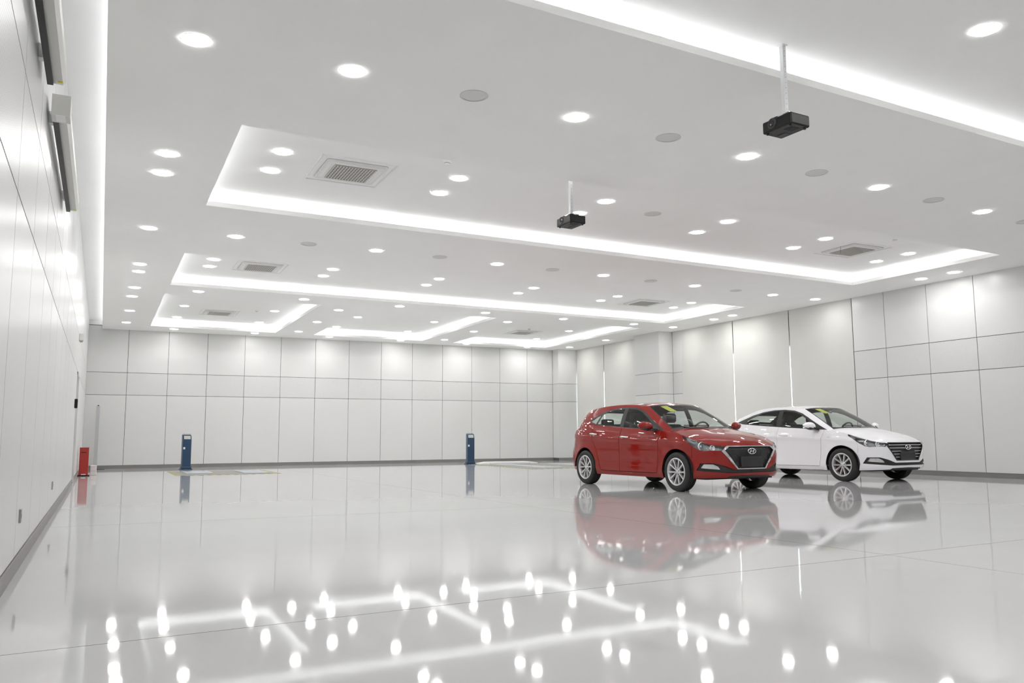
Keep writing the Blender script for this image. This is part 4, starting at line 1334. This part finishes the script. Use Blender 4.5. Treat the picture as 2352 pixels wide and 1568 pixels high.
    em.tube([(ex + 0.012, A_ * math.cos(a), ez + B_ * math.sin(a)) for a in np.linspace(0, 2 * PI, 40, endpoint=False)], 0.0065, 8, closed=True)
    # seen from the front the letter leans to the right (car's left is +y)
    for yy, zz0, zz1 in ((-0.030, -0.030, 0.028), (0.030, -0.028, 0.030)):
        em.tube([(ex + 0.012, yy - 0.014, ez + zz0), (ex + 0.013, yy, ez), (ex + 0.012, yy + 0.014, ez + zz1)], 0.0072, 8)
    em.tube([(ex + 0.013, -0.030, ez - 0.004), (ex + 0.014, 0.0, ez), (ex + 0.013, 0.030, ez + 0.004)], 0.0062, 8)
    em.build('emblem', M_CHROME, gr)
    pz0, pz1 = F['plate']
    px = Slow(np.array([0.0]), np.array([(pz0 + pz1) / 2]))[0][0]
    pl = bevel(MB().box(px - 0.03, px + 0.008, -0.215, 0.215, pz0, pz1).build('plate_cover', M_PLATE_B, car), 0.004)
    MB().box(px + 0.008, px + 0.0095, -0.19, 0.19, pz0 + .02, pz1 - .02).build('plate_inset', mat('plate_face', (0.028, 0.028, 0.03), rough=0.5), pl)
    # windscreen sticker (upper corner, car's right)
    stx = []
    for u, h in ((gA * .44, HS * .935), (gA * .66, HS * .93), (gA * .58, HS * .68), (gA * .38, HS * .68)):
        p = G(np.array([u]), np.array([h]))[0]
        stx.append((p[0] - 0.008, -p[1], p[2] - 0.004))
    sm_ = MB(); sm_.quad(stx)
    sm_.build('paper_sticker', mat('yellow_paper', (0.70, 0.72, 0.12), rough=0.7), car)
    # ---- underbody, wheel wells, wheels
    zb = 0.215
    MB().box(-1.70 if hatch else -1.85, 1.80, -.68, .68, zb - .02, zb + .05).box(-.86, .86, -.80, .80, zb - .02, zb + .03).build('underbody', M_MATB, car)
    for cx in (1.3, -1.3):
        for sy in (-1, 1):
            wl = MB()
            n = 24
            for k in range(n):
                a, b = PI * k / n, PI * (k + 1) / n
                for y0, y1 in ((.55, .835),):
                    wl.quad([(cx + .358 * math.cos(q), sy * y_, .308 + .358 * math.sin(q)) for q, y_ in ((a, y0), (b, y0), (b, y1), (a, y1))], smooth=True)
            wl.quad([(cx + .358 * math.cos(PI * k / n), sy * .55, .308 + .358 * math.sin(PI * k / n)) for k in range(n + 1)])
            wl.build('wheel_well', M_MATB, car)
            w = link('wheel', WHEEL[0], car, (cx, sy * .755, .304), (0, (0.3 if cx > 0 else 0.9), 0 if sy < 0 else PI))
            for nm, me in (('rim', WHEEL[1]), ('hub_cap', WHEEL[2]), ('wheel_nut', WHEEL[3])):
                link(nm, me, w)
    # ---- interior
    for sy in (-1, 1):
        st = empty('seat', (0, 0, 0)); st.parent = car
        sofa_box('cushion', -.12, .42, sy * .36 - .24, sy * .36 + .24, .42, .56, M_SEAT, st, .05)
        bk = MB().hexa([(-.12, sy * .36 - .24, .50), (.04, sy * .36 - .24, .50), (.04, sy * .36 + .24, .50), (-.12, sy * .36 + .24, .50), (-.34, sy * .36 - .20, 1.06), (-.22, sy * .36 - .20, 1.08), (-.22, sy * .36 + .20, 1.08), (-.34, sy * .36 + .20, 1.06)]).build('backrest', M_SEAT, st)
        bevel(bk, .045, 3)
        sofa_box('headrest', -.40, -.27, sy * .36 - .135, sy * .36 + .135, 1.10, 1.27, M_SEAT, st, .05)
        MB().tube([(-.32, sy * .36 - .06, 1.04), (-.335, sy * .36 - .06, 1.14)], .007, 6).build('headrest_post', M_STEEL, st)
    rb = empty('rear_bench', (0, 0, 0)); rb.parent = car
    sofa_box('cushion', -.98, -.48, -.62, .62, .42, .57, M_SEAT, rb, .05)
    bk = MB().hexa([(-1.08, -.62, .5), (-.94, -.62, .5), (-.94, .62, .5), (-1.08, .62, .5), (-1.26, -.56, 1.03), (-1.14, -.56, 1.04), (-1.14, .56, 1.04), (-1.26, .56, 1.03)]).build('backrest', M_SEAT, rb)
    bevel(bk, .04, 3)
    for yy in (-.36, .36):
        sofa_box('headrest', -1.30, -1.20, yy - .13, yy + .13, 1.05, 1.18, M_SEAT, rb, .04)
    MB().box(-1.72 if hatch else -1.68, -1.2, -.58, .58, .96, .985).build('parcel_shelf', M_TRIM, car)
    db = MB().hexa([(.62, -.68, .62), (.98, -.66, .62), (.98, .66, .62), (.62, .68, .62), (.72, -.68, .93), (1.08, -.60, .955), (1.08, .60, .955), (.72, .68, .93)]).build('dashboard', M_TRIM, car)
    bevel(db, .04, 3)
    sofa_box('instrument_hood', .66, .86, .20, .54, .91, .985, M_TRIM, car, .03)
    ct = Vector((.50, .36, .93)); tilt = math.radians(24)
    ax = Vector((math.cos(tilt), 0, -math.sin(tilt)))
    e1, e2 = Vector((0, 1, 0)), ax.cross(Vector((0, 1, 0))).normalized()
    sw = MB().tube([ct + e1 * (.18 * math.cos(a)) + e2 * (.18 * math.sin(a)) for a in np.linspace(0, 2 * PI, 36, endpoint=False)], .0155, 8, closed=True).build('steering_wheel', M_TRIM, car)
    for a in (0.15, PI - 0.15, PI * 1.5):
        MB().tube([ct, ct + e1 * (.17 * math.cos(a)) + e2 * (.17 * math.sin(a))], .016, 6).build('spoke', M_TRIM, sw)
    MB().lathe([(0, -.02), (.05, -.018), (.055, 0), (.04, .03), (.04, .12)], 18, 'x', tuple(ct)).build('hub', M_TRIM, sw)
    sofa_box('rear_view_mirror', .36, .39, -.11, .11, 1.285, 1.345, M_GLOSSB, car, .012)
    for sy, a in ((1, .5), (-1, -.02)):
        p0 = np.array([1.10, sy * 0 + a, .0]); 
        q0 = G(np.array([max(a, 0.02) if a > 0 else .02]), np.array([.03]))[0]
        q1 = G(np.array([.66 if a > 0 else .45]), np.array([.035]))[0]
        if a > 0: pts = [(q0[0] + .012, q0[1], q0[2] + .014), (q1[0] + .012, q1[1], q1[2] + .016)]
        else: pts = [(q0[0] + .012, 0.0, q0[2] + .014), (q1[0] + .012, -q1[1], q1[2] + .016)]
        MB().tube(pts, .008, 6).build('wiper', M_MATB, car)
    return car

# shared front end (x forward, front axle at 1.3; y half width; z up)
FRONT_OUT = [(2.07, 0), (2.066, .2), (2.045, .40), (2.005, .55), (1.935, .665), (1.83, .75), (1.69, .80), (1.50, .832), (1.25, .85), (.8, .858), (.3, .862), (-.3, .862), (-.8, .86)]
NOSE = [(.15, -.10), (.20, -.06), (.25, -.02), (.33, .005), (.42, .0), (.55, .005), (.66, 0.0), (.72, -.03), (.80, -.06), (.95, -.10)]
SIDE = [(.15, .09), (.20, .045), (.26, .014), (.33, .010), (.42, .014), (.55, .008), (.68, .004), (.80, .006), (1.1, .012)]
LAMP = [('s', 1.43, .862), ('s', 1.60, .815), ('f', .735, .765), ('f', .60, .728), ('f', .475, .692), ('f', .535, .632), ('f', .66, .636), ('s', 1.83, .628), ('s', 1.75, .645), ('s', 1.66, .69), ('s', 1.56, .765), ('s', 1.43, .836)]
COWL = [(1.175, 0.0, .985), (1.16, .25, .985), (1.115, .45, .98), (1.04, .62, .965)]
HOODC = [(2.01, 0.0, .765), (1.90, 0.0, .815), (1.70, 0.0, .872), (1.45, 0.0, .925)]
INTAKE = [('f', .755, .445), ('f', .785, .335), ('f', .42, .298), ('f', -.02, .300), ('f', -.02, .350), ('f', .345, .350), ('f', .50, .405), ('f', .63, .445)]
FOG = [('f', .735, .432), ('f', .757, .372), ('f', .565, .352), ('f', .59, .395), ('f', .65, .430)]
SPLIT = [('f', -.02, .10), ('f', .55, .10), ('f', .40, .252), ('f', -.02, .262)]
GREEN_FRONT = [('p', (1.175, 0.0, .985), (.385, 0.0, 1.405)), ('p', (1.16, .25, .985), (.372, .25, 1.40)), ('p', (1.115, .45, .98), (.335, .42, 1.39)),
               ('p', (1.04, .62, .965), (.27, .525, 1.375)), ('s', .93, (.16, .575, 1.372))]
RED = dict(hatch=True, chrome_handle=True, honey=True,
    outline=FRONT_OUT + [(-1.3, .85), (-1.6, .82), (-1.83, .76), (-1.98, .66), (-2.06, .5), (-2.095, .25), (-2.10, 0)],
    nose=NOSE, tail=[(.15, .12), (.22, .05), (.30, .01), (.42, -.03), (.55, -.02), (.70, .05), (.80, .07), (.95, .10), (1.05, .19), (1.1, .22)], side=SIDE,
    ztop=[(2.1, .705), (2.0, .712), (1.93, .735), (1.83, .775), (1.69, .825), (1.5, .868), (1.25, .905), (1.0, .935), (.7, .955), (.37, .972), (0, .992), (-.3, 1.010), (-.65, 1.035), (-.98, 1.058), (-1.35, 1.07), (-1.7, 1.07), (-1.9, 1.06), (-2.1, 1.05)],
    zbot=[(2.1, .235), (1.95, .222), (1.75, .212), (1.5, .205), (.9, .195), (-.9, .195), (-1.6, .24), (-2.1, .27)],
    a_base=(.93,), cowl=COWL, hood_c=HOODC,
    green=GREEN_FRONT + [('s', .60, (-.02, .598, 1.395)), ('s', .20, (-.25, .607, 1.408)), ('s', -.3, (-.58, .608, 1.410)), ('s', -.8, (-.95, .598, 1.398)), ('s', -1.25, (-1.28, .575, 1.372)), ('s', -1.55, (-1.52, .545, 1.345)),
                         ('t', .925, (-1.61, .47, 1.335)), ('t', .96, (-1.65, .25, 1.345)), ('t', 1.0, (-1.66, 0, 1.35))],
    ws_end=4, rg_start=11,
    roof=[(.5, 1.405), (.385, 1.405), (.2, 1.432), (-.1, 1.452), (-.5, 1.458), (-.9, 1.448), (-1.3, 1.405), (-1.66, 1.35), (-1.8, 1.33)],
    win=dict(dlo=[(.955, .948), (.50, 1.175), (.30, 1.275), (.10, 1.337), (-.15, 1.362), (-.45, 1.360), (-.78, 1.325), (-1.06, 1.24), (-1.30, 1.135), (-1.05, 1.070), (-.60, 1.040), (-.3, 1.018), (.37, .980), (.80, .958)],
             front_glass=[(.66, 1.02), (.46, 1.155), (.26, 1.258), (.08, 1.315), (-.165, 1.338), (-.155, 1.018), (.37, .992), (.64, .978)],
             rear_glass=[(-.27, 1.338), (-.46, 1.337), (-.75, 1.303), (-.90, 1.255), (-1.00, 1.083), (-.60, 1.054), (-.265, 1.030)],
             quarter_glass=[(-.945, 1.243), (-1.06, 1.213), (-1.235, 1.135), (-1.04, 1.085)]),
    front=dict(lamp=LAMP, bulbs=[(1.77, .700, .060), (1.915, .674, .042)], drl=[('s', 1.50, .842), ('s', 1.62, .800), ('f', .70, .748), ('f', .58, .715)],
               frame=[('f', -.02, .703), ('f', .44, .703), ('f', .560, .648), ('f', .288, .354), ('f', -.02, .354)],
               grille=[('f', -.02, .692), ('f', .415, .690), ('f', .492, .640), ('f', .272, .367), ('f', -.02, .367)],
               intake=INTAKE, fog=FOG, splitter=SPLIT, emblem_z=.624, plate=(.395, .545), slats=[]),
    tail_lamp=[('s', -1.70, .98), ('s', -1.95, .99), ('s', -2.03, .86), ('s', -1.92, .80), ('s', -1.78, .86)], mirror=(.71, .975, 1.022))
import copy as _cp
WHITE = _cp.deepcopy(RED)
WHITE.update(hatch=False, chrome_handle=False, honey=False,
    outline=FRONT_OUT + [(-1.3, .85), (-1.65, .825), (-1.95, .77), (-2.13, .68), (-2.23, .5), (-2.27, .25), (-2.28, 0)],
    tail=[(.15, .12), (.22, .05), (.30, .01), (.42, -.02), (.55, -.01), (.70, .03), (.85, .04), (1.0, .02), (1.1, .0)],
    ztop=RED['ztop'][:12] + [(-.65, 1.035), (-.98, 1.058), (-1.35, 1.078), (-1.7, 1.085), (-2.0, 1.08), (-2.15, 1.075), (-2.3, 1.075)],
    zbot=[(2.1, .235), (1.95, .222), (1.75, .212), (1.5, .205), (.9, .195), (-.9, .195), (-1.6, .24), (-2.3, .29)],
    green=GREEN_FRONT + [('s', .60, (-.02, .598, 1.395)), ('s', .20, (-.25, .607, 1.408)), ('s', -.3, (-.55, .605, 1.405)), ('s', -.8, (-.85, .585, 1.380)), ('s', -1.25, (-1.08, .555, 1.335)), ('s', -1.52, (-1.20, .525, 1.300)),
                         ('p', (-1.66, .60, 1.098), (-1.25, .45, 1.295)), ('p', (-1.75, .30, 1.115), (-1.28, .25, 1.30)), ('p', (-1.77, 0, 1.118), (-1.29, 0, 1.302))],
    ws_end=4, rg_start=11,
    roof=[(.5, 1.405), (.385, 1.405), (.2, 1.432), (-.1, 1.452), (-.5, 1.452), (-.85, 1.418), (-1.1, 1.36), (-1.29, 1.302), (-1.5, 1.25)],
    c_base=-1.52, deck_corner=-2.08, rg_base=[(-1.66, .60, 1.098), (-1.75, .30, 1.115), (-1.77, 0, 1.118)], deck_c=[(-1.95, 0, 1.122), (-2.12, 0, 1.12), (-2.23, 0, 1.112)],
    win=dict(dlo=[(.955, .948), (.50, 1.175), (.30, 1.275), (.10, 1.337), (-.15, 1.362), (-.42, 1.358), (-.72, 1.325), (-.98, 1.265), (-1.18, 1.19), (-1.36, 1.125), (-1.20, 1.085), (-.85, 1.058), (-.3, 1.018), (.37, .980), (.80, .958)],
             front_glass=[(.66, 1.02), (.46, 1.155), (.26, 1.258), (.08, 1.315), (-.165, 1.338), (-.155, 1.018), (.37, .992), (.64, .978)],
             rear_glass=[(-.27, 1.338), (-.45, 1.333), (-.72, 1.298), (-.95, 1.230), (-1.10, 1.16), (-1.06, 1.093), (-.60, 1.056), (-.265, 1.030)]),
    tail_lamp=[('s', -1.86, 1.0), ('s', -2.15, 1.02), ('s', -2.22, .90), ('s', -2.1, .82), ('s', -1.95, .88)])
WHITE['front'].update(frame=[('f', -.02, .712), ('f', .475, .712), ('f', .515, .645), ('f', .315, .385), ('f', -.02, .385)],
    grille=[('f', -.02, .700), ('f', .455, .700), ('f', .492, .645), ('f', .300, .400), ('f', -.02, .400)],
    slats=[(.665, 0, .475, .007), (.612, 0, .468, .007), (.555, .20, .425, .006), (.502, .20, .385, .006), (.448, .20, .342, .006)],
    drl=[('s', 1.50, .842), ('s', 1.62, .800), ('f', .70, .748), ('f', .58, .715)])
M_RED = mat('red_car_paint', (0.265, 0.012, 0.008), rough=0.5, spec=0.0, coat=1.0)
M_WPAINT = mat('white_car_paint', (0.90, 0.90, 0.93), rough=0.5, spec=0.0, coat=1.0)
make_car(RED, (9.348, 11.867), 0.0286, 1.0, M_RED, 'glossy red hatchback with a black honeycomb grille')
make_car(WHITE, (13.722, 12.659), 0.0684, 1.02, M_WPAINT, 'glossy white sedan with chrome slatted grille, behind the hatchback')
